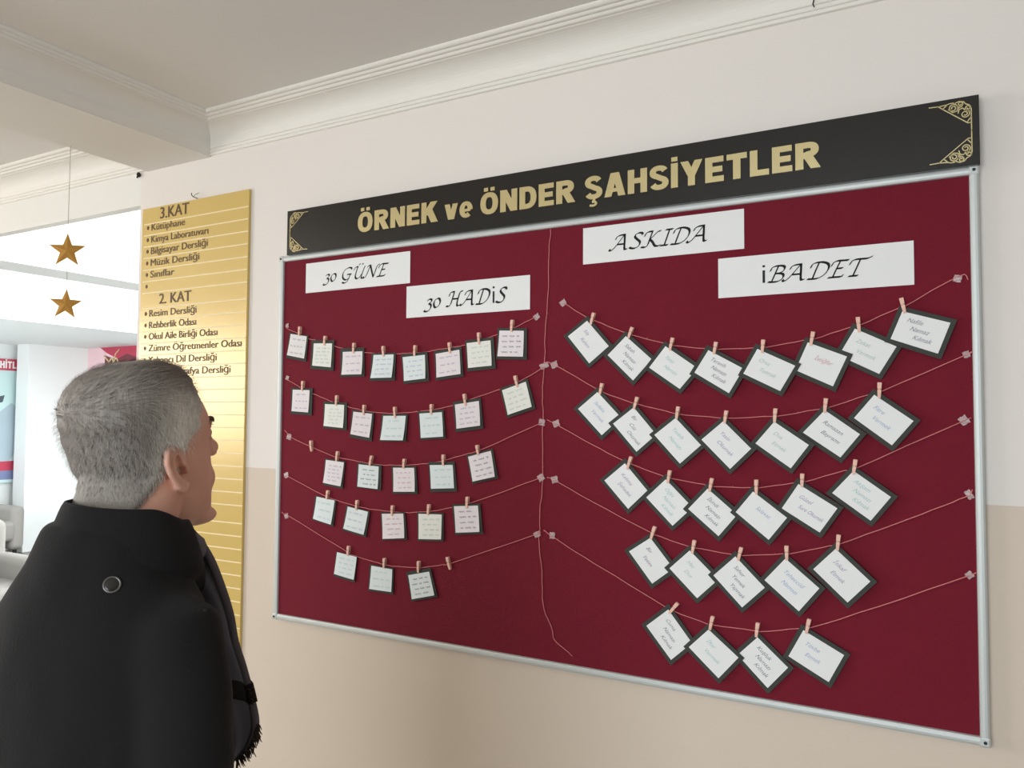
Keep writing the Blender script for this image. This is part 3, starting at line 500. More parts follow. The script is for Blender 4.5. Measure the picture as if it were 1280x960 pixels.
STRINGS = {'l1': [(-1.9173,1.8998),(-1.9062,1.8905),(-1.8773,1.8803),(-1.8576,1.873),(-1.807,1.8524),(-1.7875,1.8498),(-1.7493,1.837),(-1.6987,1.8247),(-1.6572,1.8145),(-1.6262,1.8093),(-1.5775,1.8011),(-1.5597,1.7992),(-1.5108,1.7947),(-1.4577,1.7922),(-1.4242,1.7931),(-1.3905,1.7929),(-1.3412,1.7947),(-1.3127,1.7993),(-1.2677,1.8025),(-1.2594,1.8038),(-1.2182,1.8079),(-1.1671,1.8195),(-1.1381,1.8253),(-1.1101,1.8332),(-1.0606,1.8472),(-1.0454,1.8524),(-0.9833,1.8772)],'l2': [(-1.9129,1.7288),(-1.8983,1.7206),(-1.8551,1.7015),(-1.8408,1.6922),(-1.7884,1.6753),(-1.7302,1.6566),(-1.6932,1.6448),(-1.6438,1.6333),(-1.5922,1.6238),(-1.5741,1.6199),(-1.4781,1.6132),(-1.3822,1.6179),(-1.3561,1.6208),(-1.3218,1.6238),(-1.2575,1.6351),(-1.2138,1.6473),(-1.1604,1.6624),(-1.0479,1.6956),(-0.9655,1.7354),(-0.9558,1.7432)],'l3': [(-1.9121,1.5563),(-1.8793,1.5333),(-1.8135,1.5113),(-1.7844,1.5022),(-1.6996,1.4776),(-1.6798,1.4746),(-1.5988,1.465),(-1.5515,1.4596),(-1.4971,1.4564),(-1.4756,1.4581),(-1.4298,1.4582),(-1.4009,1.4607),(-1.344,1.4666),(-1.289,1.4753),(-1.2709,1.4803),(-1.2096,1.4965),(-1.1443,1.5157),(-0.964,1.5895)],'l4': [(-1.9047,1.41),(-1.8903,1.4057),(-1.7427,1.355),(-1.677,1.3395),(-1.645,1.3339),(-1.5687,1.3233),(-1.4948,1.3198),(-1.4129,1.3193),(-1.378,1.3232),(-1.318,1.3298),(-1.2558,1.3439),(-1.1894,1.3603),(-0.981,1.4359),(-0.9592,1.4505)],'l5': [(-1.9195,1.2894),(-1.9014,1.2809),(-1.8817,1.2768),(-1.6511,1.1897),(-1.6284,1.1787),(-1.5153,1.1624),(-1.4638,1.1581),(-1.3728,1.1622),(-1.3613,1.1622),(-1.2779,1.1801),(-1.2551,1.1855),(-0.9862,1.2864),(-0.9754,1.2936)],'r1': [(-0.9029,1.9112),(-0.8354,1.8685),(-0.8088,1.8565),(-0.7288,1.8221),(-0.7085,1.8148),(-0.6262,1.7905),(-0.5973,1.7831),(-0.5224,1.7725),(-0.4884,1.7696),(-0.4046,1.7694),(-0.3773,1.7699),(-0.2927,1.7824),(-0.2697,1.7847),(-0.1985,1.8062),(-0.1722,1.8123),(-0.0939,1.8454),(-0.083,1.8483),(0.0191,1.905),(0.0345,1.8947)],'r2': [(-0.9583,1.751),(-0.9282,1.7456),(-0.8085,1.6806),(-0.7861,1.6689),(-0.7095,1.6427),(-0.6909,1.6379),(-0.6017,1.6165),(-0.5847,1.6126),(-0.489,1.6051),(-0.4655,1.6033),(-0.3631,1.6089),(-0.3497,1.6089),(-0.2676,1.6243),(-0.2427,1.6282),(-0.1622,1.6559),(-0.1324,1.6644),(0.0274,1.738),(0.0345,1.7431)],'r3': [(-0.9479,1.5969),(-0.9216,1.5854),(-0.8173,1.5339),(-0.7332,1.4955),(-0.7096,1.4867),(-0.6299,1.4609),(-0.6075,1.4552),(-0.5246,1.4437),(-0.5037,1.4401),(-0.4143,1.4411),(-0.396,1.442),(-0.3193,1.4561),(-0.2915,1.461),(-0.2105,1.4888),(-0.1826,1.4967),(0.0345,1.6076)],'r4': [(-0.9472,1.4425),(-0.9257,1.437),(-0.817,1.3864),(-0.6612,1.3195),(-0.6488,1.3145),(-0.5649,1.2926),(-0.5448,1.2905),(-0.4611,1.2824),(-0.4342,1.282),(-0.3439,1.2934),(-0.3277,1.2954),(-0.2422,1.3202),(-0.2189,1.3276),(-0.1082,1.3789),(-0.0171,1.4233),(0.0283,1.4474),(0.0345,1.4593)],'r5': [(-0.9568,1.302),(-0.9308,1.2879),(-0.8621,1.2524),(-0.7506,1.2007),(-0.6225,1.1409),(-0.5989,1.1318),(-0.5178,1.1129),(-0.5027,1.1113),(-0.4096,1.1116),(-0.3949,1.1105),(-0.3095,1.1295),(-0.2828,1.135),(-0.1417,1.2),(0.0283,1.2836),(0.0345,1.2874)],'v': [(-0.9411,2.114),(-0.9401,2.1016),(-0.9452,2.0542),(-0.9462,1.9589),(-0.9512,1.883),(-0.9562,1.8213),(-0.956,1.7692),(-0.9619,1.6936),(-0.9626,1.6463),(-0.9598,1.6085),(-0.9622,1.5613),(-0.9608,1.4675),(-0.9631,1.4019),(-0.9692,1.3548),(-0.9689,1.3033),(-0.9716,1.2688),(-0.9626,1.1946),(-0.9606,1.1383),(-0.9556,1.094),(-0.9302,1.0417),(-0.924,1.0164),(-0.8703,0.9823)]}
TAPES = [(-1.9093,1.9019,0.009,0.0106,10),(-1.9049,1.7285,0.0108,0.0105,-20),(-1.8921,1.5357,0.0142,0.0143,-15),(-1.9014,1.4102,0.0142,0.013,20),(-1.898,1.2779,0.0124,0.0116,15),(-0.9813,1.8769,0.0122,0.011,35),(-0.9575,1.7431,0.0193,0.0108,20),(-0.964,1.59,0.0133,0.013,-10),(-0.9657,1.4418,0.0145,0.0129,30),(-0.977,1.2894,0.0145,0.0107,25),(-0.9019,1.9098,0.0129,0.0118,35),(-0.9274,1.7444,0.0142,0.0128,20),(-0.9209,1.5871,0.0142,0.0128,20),(-0.925,1.4382,0.0142,0.0127,15),(-0.9315,1.2897,0.0118,0.0126,0),(0.0155,1.8997,0.011,0.011,-15),(0.0288,1.7391,0.0094,0.01,20),(0.0222,1.6018,0.0122,0.0133,35),(0.029,1.4482,0.0085,0.014,30),(0.0269,1.2834,0.0099,0.0098,40)]
EMPTY_PINS = [('l3',(-1.7936,1.5255),(-1.7903,1.4907)),('l5',(-1.2639,1.2035),(-1.2539,1.1688))]
# ---------------------------------------------------------------- strings, note cards, clothespins, tape
ORD = ['first', 'second', 'third', 'fourth', 'fifth', 'sixth', 'seventh', 'eighth']
ROW = {1: 'top', 2: 'second', 3: 'third', 4: 'fourth', 5: 'bottom'}
SIDE = {'l': 'left-hand', 'r': 'right-hand'}
CY = -0.019
def twine(name, pts, y, label, group):
    P = crom([(x, z) for x, z in pts], 4)
    v = [(p.x + .0006 * math.sin(i * 1.7), y, p.y + .0005 * math.sin(i * 2.3)) for i, p in enumerate(P)]
    c = v[len(v) // 2]
    mb = MB().tube(v, .00115, 6); 
    rnd = random.Random(len(v))
    for k in range(4):                                   # frayed fibres
        p = v[rnd.randrange(3, len(v) - 3)]
        mb.tube([p, (p[0] + .004, y - .001, p[2] + .004)], .0004, 4)
    t = rel(mb, c).build(name, M_string, smooth=True, loc=c)
    return tag(t, label, 'string', group)
for s in 'lr':
    for r in range(1, 6):
        twine('hanging_string', STRINGS['%s%d' % (s, r)], -0.0170, 'pink twine sagging as the %s string of the %s half of the board' % (ROW[r], {'l': 'left', 'r': 'right'}[s]), 'twine lines strung across the board')
twine('divider_string', STRINGS['v'], -0.0155, 'long wavy pink twine hanging straight down the middle of the board', None)
def clothespin(top, bot, yc, label):
    cx, cz = (top[0] + bot[0]) / 2, (top[1] + bot[1]) / 2
    e = empty('clothespin', (cx, yc, cz), label, 'clothespin', 'clothespins on the strings')
    d = Vector((top[0] - bot[0], top[1] - bot[1])); L = d.length; a = d.normalized(); n = Vector((a.y, -a.x))
    def half(y_in, sg):
        # lengthwise profile: thin jaw at the bottom, thick at the spring, tapering to the grip
        mb = MB(); rings = []
        for t, w, th in ((-.5, .0028, .0016), (-.42, .0031, .0026), (-.12, .0036, .0040), (0, .0037, .0034), (.08, .0038, .0042), (.36, .0042, .0034), (.48, .0043, .0024), (.5, .0040, .0018)):
            c = a * (t * L); gap = max(0, (t - 0.02)) * .004
            y0 = y_in + sg * gap * .4; y1 = y0 + sg * th
            p, q = c - n * w, c + n * w
            rings.append([(p.x, y0, p.y), (q.x, y0, q.y), (q.x, y1, q.y), (p.x, y1, p.y)])
        mb.loft(rings); return mb.build('wooden_half', M_wood, e)
    half(-.0016, -1); half(.0008, 1)
    c = a * (.0 * L)
    mb = MB(); p, q = c - n * .0036, c + n * .0036
    mb.tube([(p.x, -.0008, p.y), (q.x, -.0008, q.y)], .0022, 8)
    for s in (-1, 1):
        w = c + n * (.0032 * s); g = c + n * (.0015 * s) + a * .004
        mb.tube([(w.x, 0, w.y), (w.x + a.x * .002, -.0062, w.y + a.y * .002), (g.x, -.0064, g.y)], .0006, 5)
    mb.build('spring', M_spring, e)
    return e
def offs(q, m):
    cx = sum(p[0] for p in q) / 4; cz = sum(p[1] for p in q) / 4
    return [(cx + (p[0] - cx) * m, cz + (p[1] - cz) * m) for p in q]
def bil(q, s, t):
    return tuple(q[0][k] * (1 - s) * (1 - t) + q[1][k] * s * (1 - t) + q[2][k] * s * t + q[3][k] * (1 - s) * t for k in (0, 1))
def curled(q, y, curl, th, n=8):
    """thin sheet over quad q, its lower edge curling off by curl"""
    mb = MB(); f = lambda s, t: y - curl * t * t - .3 * curl * t * math.sin(PI * s)
    vs = []; N = n + 1
    for side in (0, 1):
        for j in range(N):
            for i in range(N):
                x, z = bil(q, i / n, j / n); vs.append((x, f(i / n, j / n) + side * th, z))
    fs = [(s * N * N + j * N + i, s * N * N + j * N + i + 1, s * N * N + (j + 1) * N + i + 1, s * N * N + (j + 1) * N + i) for s in (0, 1) for j in range(n) for i in range(n)]
    o = N * N; rim = [i for i in range(n)] + [j * N + n for j in range(n)] + [n * N + n - i for i in range(n)] + [(n - j) * N for j in range(n)]
    k0 = len(vs); m = len(rim); vs += [vs[i] for i in rim] + [vs[i + o] for i in rim]
    fs += [(k0 + i, k0 + (i + 1) % m, k0 + m + (i + 1) % m, k0 + m + i) for i in range(m)]
    return mb.add(vs, fs), f
def scribble(mb, q, f, lines, seed, width):
    rnd = random.Random(seed)
    for li in range(lines):
        t = .22 + .62 * li / max(1, lines - 1); s = .10 + rnd.random() * .16
        while s < .8:
            w = min(.10 + rnd.random() * .2, .92 - s); n = int(w * 60) + 4; pts = []
            for k in range(n):
                ss = s + w * k / n; tt = t - .030 * (math.sin(k * 2.1 + rnd.random()) + .5 * math.sin(k * 1.1)) - .02 * ss
                pts.append((ss, tt))
            P = [bil(q, *p) for p in pts]; vs = []
            for i, (p, st) in enumerate(zip(P, pts)):
                a = Vector(P[max(0, i - 1)]); b = Vector(P[min(n - 1, i + 1)]); d = (b - a); d = d.normalized() if d.length else Vector((1, 0))
                m = Vector((-d.y, d.x)) * width; y = f(*st) - .00035
                vs += [(p[0] - m.x, y, p[1] - m.y), (p[0] + m.x, y, p[1] + m.y)]
            mb.add(vs, [(2 * i, 2 * i + 1, 2 * i + 3, 2 * i + 2) for i in range(n - 1)])
            s += w + .07
    return mb
PN = {'w': 'white', 'y': 'cream', 'p': 'pale pink', 'g': 'mint'}
cnt = {}
for k, (row, P, B, pt, pb, pc, ink) in enumerate(LEFT):
    i = cnt.get(row, 0); cnt[row] = i + 1
    y = CY
    last = i == [8, 7, 5, 5, 3][row - 1] - 1
    nth = ORD[i]
    o = (sum(p[0] for p in B) / 4, y, sum(p[1] for p in B) / 4)
    e = empty('sticky_note_card', o, '%s sticky note on black card, %s from left on %s left-hand string' % (PN[pc], nth, ROW[row]), 'note card', 'sticky note cards on the left half')
    rel(MB().prism(B, y - .0008, y), o).build('backing_card', M_card, e)
    rnd = random.Random(k * 7 + 1)
    mb, f = curled(P, y - .0016, .0025 + rnd.random() * .004, .0004)
    p = rel(mb, o).build('note_paper', NOTE[pc], e, smooth=True)
    ln = rnd.choice((3, 4, 4, 5))
    rel(scribble(MB(), P, f, ln, k + 11, .0006 if ink == 'k' else .0005), o).build('handwriting', INK[ink], p)
    clothespin(pt, pb, y - .0006, 'small wooden clothespin holding the %s card from left on %s left-hand string' % (nth, ROW[row]))
cnt = {}
TOTAL = {1: 8, 2: 7, 3: 6, 4: 5, 5: 4}
for k, (row, P, B, pt, pb, lv, ink, words) in enumerate(RIGHT):
    i = cnt.get(row, 0); cnt[row] = i + 1
    nth = ORD[i]; y = CY - .0025 * lv
    o = (sum(p[0] for p in B) / 4, y, sum(p[1] for p in B) / 4)
    e = empty('prayer_card', o, 'white card with %s handwriting, %s from left on %s right-hand string' % (INKN[ink], nth, ROW[row]), 'note card', 'white cards on the right half')
    rel(MB().prism(B, y - .0008, y), o).build('backing_card', M_card, e)
    mb, f = curled(P, y - .0013, .0006, .0004)
    p = rel(mb, o).build('card_paper', M_paper, e, smooth=True)
    mb = MB(); nl = len(words)
    A, Bq, Cq, Dq = [Vector(q) for q in P]
    wv = (Bq - A).length; hv = (Dq - A).length
    for li, wd in enumerate(words):
        tt = {1: [.42], 2: [.36, .66], 3: [.28, .53, .78]}[nl][li]; ss = .16 + .12 * li if nl > 1 else .3
        tv, tf = text_polys(wd, 0.0, .35)
        xm = max(q[0] for q in tv); size = .0093; k_ = size / .70
        wdt = min(xm * k_, (.92 - ss) * wv); kx = wdt / xm
        vs = []
        for q in tv:
            s_ = ss + q[0] * kx / wv; t_ = tt - q[1] * k_ / hv + .02
            x, z = bil(P, s_, t_); vs.append((x, f(min(1, max(0, s_)), min(1, max(0, t_))) - .0003, z))
        mb.add(vs, tf)
    rel(mb, o).build('handwriting', INK[ink], p)
    clothespin(pt, pb, y - .0006, 'small wooden clothespin holding the %s card from left on %s right-hand string' % (nth, ROW[row]))
clothespin(EMPTY_PINS[0][1], EMPTY_PINS[0][2], CY + .001, 'empty wooden clothespin near the left end of the third left-hand string')
clothespin(EMPTY_PINS[1][1], EMPTY_PINS[1][2], CY + .001, 'empty wooden clothespin at the right of the bottom left-hand string')
for k, (x, z, w, h, a) in enumerate(TAPES):
    r = k % 5 + 1; w *= 1.35; h *= 1.35
    pl = ['left end of the %s left-hand string', 'right end of the %s left-hand string', 'left end of the %s right-hand string', 'right end of the %s right-hand string'][k // 5] % ROW[r]
    rnd = random.Random(k); ca, sa = math.cos(math.radians(a)), math.sin(math.radians(a)); mb = MB(); N = 6
    vs = []
    for side in (0, 1):
        for j in range(N):
            for i in range(N):
                u = (i / (N - 1) - .5) * w * (1 + .08 * math.sin(j * 2 + k)); v = (j / (N - 1) - .5) * h * (1 + .08 * math.sin(i * 2 + k))
                bump = .0022 * math.exp(-((u * sa + v * ca) / (.35 * h)) ** 2)
                vs.append((u * ca - v * sa, -.0002 - bump - rnd.random() * .0006 + side * .0001, u * sa + v * ca))
    fs = [(s * N * N + j * N + i, s * N * N + j * N + i + 1, s * N * N + (j + 1) * N + i + 1, s * N * N + (j + 1) * N + i) for s in (0, 1) for j in range(N - 1) for i in range(N - 1)]
    t = mb.add(vs, fs).build('tape_patch', M_tape, loc=(x, -.0152, z))
    tag(t, 'crumpled clear tape patch over the %s' % pl, 'tape', 'tape patches holding the string ends')

# ---------------------------------------------------------------- gold floor directory sign
SX0, SX1, SZ0, SZ1 = -2.683, -2.108, 0.62, 2.3885
o = ((SX0 + SX1) / 2, 0, SZ0)
sg = empty('floor_directory_sign', o, 'tall gold floor directory sign with brown lettering, left of the notice board', 'sign')
rel(MB().box(SX0, SX1, -.0105, -.0008, SZ0, SZ1), o).build('panel', M_sign, sg, bevel=.0008)
rows = [2.3277, 2.2845, 2.2415, 2.1975, 2.1525, 2.1085, 2.0645, 2.0060]
rows += [2.0060 - .0443 * (k + 1) for k in range(16)]
rows += [1.2369 - .0440 * k for k in range(0, 14)]
mb = MB()
for z in rows: mb.box(SX0 + .012, SX1 - .001, -.0112, -.0104, z - .0022, z + .0022)
rel(mb, o).build('divider_lines', M_signline, sg)
def sline(t, x0, x1, z0, z1, off=.0011, bullet=None):
    mb = MB()
    for i, d in enumerate((0, -off, off)): text_flat(mb, t, x0 + .0012 + d, x1 - .0012 + d, z0, z1, -.0112 - .00002 * i)
    if bullet is not None: rel(MB().prism([(-2.6475 + .0065 * math.cos(2 * PI * k / 12), bullet + .0075 * math.sin(2 * PI * k / 12)) for k in range(12)], -.0114, -.0105), o).build('bullet', M_brown, sg)
    rel(mb, o).build('lettering', M_brown, sg)
sline('3.KAT', -2.579, -2.417, 2.3410, 2.3825, .0017)
sline('2. KAT', -2.572, -2.394, 2.0190, 2.0570, .0017)
sline('1. KAT', -2.430, -2.2515, 1.2475, 1.2830, .0017)
for t, x1, z in (('Kütüphane', -2.437, 2.3045), ('Kimya Laboratuvarı', -2.310, 2.2585), ('Bilgisayar Dersliği', -2.312, 2.2145), ('Müzik Dersliği', -2.355, 2.1695), ('Sınıflar', -2.489, 2.1255),
                 ('Resim Dersliği', -2.363, 1.9775), ('Rehberlik Odası', -2.364, 1.9335), ('Okul Aile Birliği Odası', -2.2506, 1.8905), ('Zümre Öğretmenler Odası', -2.1287, 1.8465), ('Yabancı Dil Dersliği', -2.252, 1.8015), ('Tarih Coğrafya Dersliği', -2.1805, 1.7570)):
    sline(t, -2.6275, x1, z - .0035, z + .0215, .0011, z + .0085)
rel(MB().prism([(-2.6475 + .0065 * math.cos(2 * PI * k / 12), 2.0895 + .0075 * math.sin(2 * PI * k / 12)) for k in range(12)], -.0114, -.0105), o).build('bullet', M_brown, sg)
# small fixings
t = MB().tube([(0, 0, 0), (0, -.02, .002), (0, -.026, .006), (0, -.027, .014)], .0016, 8).tube([(.006, -.001, .02), (.004, -.012, .012), (0, -.02, .002)], .0008, 6).build('wire_hook', M_dark, loc=(-2.385, -.0005, 2.394))
tag(t, 'bent wire hook in the wall just above the gold sign', 'hook')
t = MB().blob((0, -.008, 0), (.006, .008, .010)).tube([(0, 0, 0), (0, -.012, -.004), (0, -.014, -.014)], .003, 8).build('cable_stub', M_dark, loc=(-2.716, -.0005, 2.529))
tag(t, 'small black cable stub at the wall corner under the beam', 'cable')
t = MB().tube([(0, 0, 0), (.0, -.006, .001), (.001, -.009, -.006), (-.001, -.011, -.016), (.002, -.012, -.024)], .0014, 8).build('ceiling_hook', M_dark, loc=(-.262, -.018, 2.572))
tag(t, 'little dark wire hook on the cornice above the black banner', 'hook')
# hanging stars
def star(cx, cz, y, r, ang, ztop, label):
    e = empty('hanging_star', (cx, y, cz), label, 'star decoration', 'gold stars hanging by the beam')
    pts = [((r if k % 2 == 0 else r * .40) * math.sin(PI * k / 5 + ang), (r if k % 2 == 0 else r * .40) * math.cos(PI * k / 5 + ang)) for k in range(10)]
    yaw = math.radians(38); R = lambda x, y_, z: (x * math.cos(yaw) - y_ * math.sin(yaw), x * math.sin(yaw) + y_ * math.cos(yaw), z)
    vs = [R(x * 1.02, 0, z) for x, z in pts] + [R(0, -.005, 0), R(0, .005, 0)]
    fs = [(k, (k + 1) % 10, 10) for k in range(10)] + [((k + 1) % 10, k, 11) for k in range(10)]
    MB().add(vs, fs).build('star', M_glit, e)
    tx, tz = pts[0]; q = R(tx, 0, tz - .003)
    MB().tube([q, (q[0] * .2, q[1] * .2, ztop - cz)], .0011, 5).build('thread', M_thread, e)
star(-2.657, 2.1700, -.312, .063, .0, 2.5365, 'gold glitter star hanging by a thread from the beam, the upper one')
star(-2.657, 1.9830, -.312, .056, .04, 2.1425, 'gold glitter star hanging just below the other star')
# ---------------------------------------------------------------- things in the hall
M_red = mat('red_print', lin(190, 60, 84), 0.5); M_pink = mat('pale_pink_print', lin(240, 205, 210), 0.5); M_teal = mat('teal_print', lin(196, 222, 222), 0.5)
M_maroon = mat('maroon_print', lin(120, 50, 60), 0.5); M_greyp = mat('grey_print', lin(170, 188, 198), 0.5); M_darkp = mat('dark_print', lin(70, 82, 92), 0.5); M_bluep = mat('blue_print', lin(120, 130, 170), 0.5)
o = (-9.1, 4.1, 1.5)
e = empty('wall_poster', o, 'red and pink poster with a gold emblem on the hall wall behind the man', 'poster')
rel(MB().box(-9.6, -8.4, 4.085, 4.099, 1.5, 2.48), o).build('sheet', M_pink, e)
rel(MB().prism([(-9.30, 2.475), (-8.41, 2.475), (-8.41, 2.28), (-8.72, 2.36), (-8.9, 2.30), (-9.12, 2.38)], 4.0835, 4.0849), o).build('red_band', M_red, e)
rel(MB().prism([(-9.15, 2.35), (-8.95, 2.30), (-8.72, 2.36), (-8.41, 2.28), (-8.41, 1.55), (-9.2, 1.55)], 4.0838, 4.0849), o).build('dark_field', M_maroon, e)
mb = MB()
for k, (cx, cz) in enumerate(((-9.02, 2.20), (-8.93, 2.20))):
    stroke(mb, ell(cx, cz, .045, .11, 0, 360, 16, 2)[:-1], .02, .02, 4.0815, 4.0834, True)
stroke(mb, crom([(-9.17, 2.35), (-9.06, 2.24), (-9.14, 2.12), (-9.20, 2.02)], 5), .02, .02, 4.0815, 4.0834); stroke(mb, crom([(-8.97, 2.30), (-8.94, 2.36), (-8.87, 2.42)], 5), .016, .016, 4.0815, 4.0834)
rel(mb, o).build('emblem', M_gold, e)
o = (-9.8, 2.6, .82)
e = empty('hall_banner', o, 'pale blue banner with a red lettered header at the far left of the hall', 'banner')
rel(MB().box(-9.84, -9.80, 1.7, 3.45, .80, 2.275), o).build('sheet', M_teal, e)
rel(MB().box(-9.799, -9.796, 1.7, 3.45, 2.135, 2.272), o).build('red_header', M_red, e)
mb = MB(); bold_word(mb, 'ŞEHİTLER', 0, .41, 0, .085, 0, .002)
mb.v = [(-9.7955 - v[1], 3.085 + v[0], 2.16 + v[2]) for v in mb.v]
rel(mb, o).build('lettering', M_paper, e)
def patch(name, pts, m, d=0):
    mb = MB().prism(pts, 0, .002); mb.v = [(-9.7975 + d - v[1], v[0], v[2]) for v in mb.v]; return rel(mb, o).build(name, m, e)
patch('printed_figure', [(2.5, .95), (2.75, 1.25), (2.95, 1.35), (3.10, 1.55), (3.34, 1.75), (3.40, 1.70), (3.42, 1.2), (3.3, 1.0)], M_greyp)
patch('printed_patch', [(2.6, 1.62), (2.9, 1.75), (3.26, 1.84), (3.24, 1.76), (2.8, 1.6)], M_darkp)
patch('printed_strip', [(2.2, .84), (3.44, .84), (3.44, .98), (2.2, 1.0)], M_bluep)
patch('printed_flag', [(2.6, .93), (3.44, .95), (3.44, 1.06), (3.0, 1.05), (2.85, 1.0)], M_red, .0015)
M_sofa = mat('light_grey_upholstery', lin(150, 146, 141), 0.85, bump=0.2, bscale=150)
def sofa(name, x, y, w, d, rot, label, hb):
    e = empty(name, (x, y, 0), label, 'armchair'); e.rotation_euler = (0, 0, rot)
    b = .035
    def pillow(nm, x0, x1, y0, y1, z0, z1, bv):
        ob = MB().box(x0, x1, y0, y1, z0, z1).build(nm, M_sofa, e, bevel=bv, smooth=True); ob.modifiers['bevel'].segments = 4; return ob
    pillow('seat', -w / 2 + .1, w / 2 - .1, -d / 2, d / 2 - .15, .22, .44, .05)
    pillow('backrest', -w / 2 + .02, w / 2 - .02, d / 2 - .2, d / 2, .15, hb, .07)
    pillow('armrest', -w / 2, -w / 2 + .15, -d / 2, d / 2 - .1, .12, .6, .06); pillow('armrest', w / 2 - .15, w / 2, -d / 2, d / 2 - .1, .12, .6, .06)
    for sx in (-1, 1):
        for sy in (-1, 1):
            MB().tube([(sx * (w / 2 - .07), sy * (d / 2 - .08), 0), (sx * (w / 2 - .07), sy * (d / 2 - .08), .16)], [.018, .025], 10).build('leg', M_dark, e)
    return e
sofa('armchair', -9.38, 2.55, 1.1, .8, PI / 2, 'light grey upholstered armchair below the pale blue banner', .80)
sofa('lounge_chair', -5.9, 0.95, .9, .8, PI / 2, 'light grey lounge chair in the hall beside the man, nearest the opening', .84)
# ---------------------------------------------------------------- the man
PX, PY = -1.041, -1.166
man = empty('person', (PX, PY, 0), 'grey-haired man in a black coat and dark scarf, seen from behind, facing the wall', 'person')
def skin_mat():
    m = mat('skin', lin(224, 170, 148), 0.5, bump=0.15, bscale=350, var=0.10, vscale=25, spec=0.35)
    m.node_tree.nodes['Principled BSDF'].inputs['Subsurface Weight'].default_value = 0.08
    m.node_tree.nodes['Principled BSDF'].inputs['Subsurface Radius'].default_value = (0.008, 0.003, 0.002)
    return m
M_skin = skin_mat()
HEAD_TURN = math.radians(HTURN)
HS, HV = 1.03, 1.075
HX, HY, HPIV, HPITCH = -.037, .042, 1.528, .216      # the head: offset, pivot height, tilt back
def hp(x, f, z):
    """head-local (right, forward, up from chin) -> man-local"""
    f = (f + .008) * HS; z = (z - .10) * HV; x *= HS
    c, n = math.cos(HPITCH), math.sin(HPITCH)
    f, z = f * c - z * n, f * n + z * c
    c, n = math.cos(HEAD_TURN), math.sin(HEAD_TURN)
    return (HX + x * c + f * n, HY - x * n + f * c, HPIV + z)
#        z     front   back    half width
LV = [(-.006, .060, .020, .012), (-.002, .072, .000, .028), (.010, .081, -.020, .043), (.030, .0830, -.050, .058), (.050, .0840, -.068, .066), (.070, .0875, -.078, .070),
      (.090, .0895, -.086, .0725), (.108, .090, -.092, .0745), (.122, .0895, -.0965, .0755), (.138, .0955, -.0995, .0765), (.155, .0955, -.1010, .0775), (.172, .089, -.0995, .0765),
      (.188, .077, -.093, .0725), (.203, .058, -.079, .063), (.215, .034, -.056, .047), (.222, .010, -.030, .027), (.225, -.006, -.014, .008)]
def lerp_levels(z):
    for a, b in zip(LV, LV[1:]):
        if a[0] <= z <= b[0]:
            t = (z - a[0]) / (b[0] - a[0]); return [a[k] + (b[k] - a[k]) * t for k in (1, 2, 3)]
    return list(LV[0][1:]) if z < LV[0][0] else list(LV[-1][1:])
def head_ring(z, grow=lambda th, z: 0.0, n=64):
    fr, bk, hw = lerp_levels(z); c = (fr * .42 + bk * .58); ring = []
    for k in range(n):
        th = 2 * PI * k / n                      # 0 = straight forward, pi/2 = right
        cs, sn = math.cos(th), math.sin(th)
        p = 2.25
        rx = hw; rf = (fr - c) if cs >= 0 else (c - bk)
        rr = (abs(sn) ** p + abs(cs) ** p) ** (-1 / p)
        g = grow(th, z)
        ring.append((sn * rr * (rx + g), c + cs * rr * (rf + g)))
    return ring
zs = [-.006, -.002, .004, .010, .018, .026, .034, .042, .050, .060, .070, .080, .090, .099, .108, .115, .122, .130, .138, .146, .155, .163, .172, .180, .188, .196, .203, .209, .215, .219, .222, .2245]
mb = MB()
mb.loft([[hp(x, f, z) for x, f in head_ring(z)] for z in zs])
Bl = lambda c, r, rot=None: mb.blob(hp(*c), r, rot)
mb.capsule([hp(0, .090, .130), hp(0, .1005, .112), hp(0, .1125, .0955)], [.0085, .0100, .0130])          # nose
for s in (-1, 1):
    Bl((s * .0125, .101, .0915), (.0085, .0115, .0085))
    mb.capsule([hp(s * .012, .0915, .138), hp(s * .032, .0855, .142), hp(s * .050, .071, .137)], [.0075, .0085, .006])   # brow ridge
    Bl((s * .040, .058, .100), (.018, .016, .016)); Bl((s * .040, .034, .058), (.022, .030, .028)); Bl((s * .030, .066, .060), (.018, .018, .024))
    mb.capsule([hp(s * .0175, .0800, .1205), hp(s * .024, .0872, .1268), hp(s * .032, .0885, .1280), hp(s * .040, .0830, .1258), hp(s * .0455, .0745, .1215)], [.0026, .0034, .0036, .0034, .0028], 8)   # upper lid
    mb.capsule([hp(s * .0175, .0800, .1205), hp(s * .025, .0862, .1160), hp(s * .033, .0868, .1150), hp(s * .040, .0820, .1162), hp(s * .0455, .0745, .1210)], [.0024, .0030, .0032, .0030, .0026], 8)   # lower lid
mb.capsule([hp(-.020, .0830, .0660), hp(0, .0885, .0680), hp(.020, .0830, .0660)], [.003, .0052, .003])
mb.capsule([hp(-.018, .0820, .0565), hp(0, .0870, .0555), hp(.018, .0820, .0565)], [.003, .0056, .003])
Bl((0, .075, .018), (.024, .014, .018)); Bl((0, .055, .004), (.040, .040, .018))                            # chin, soft under-chin
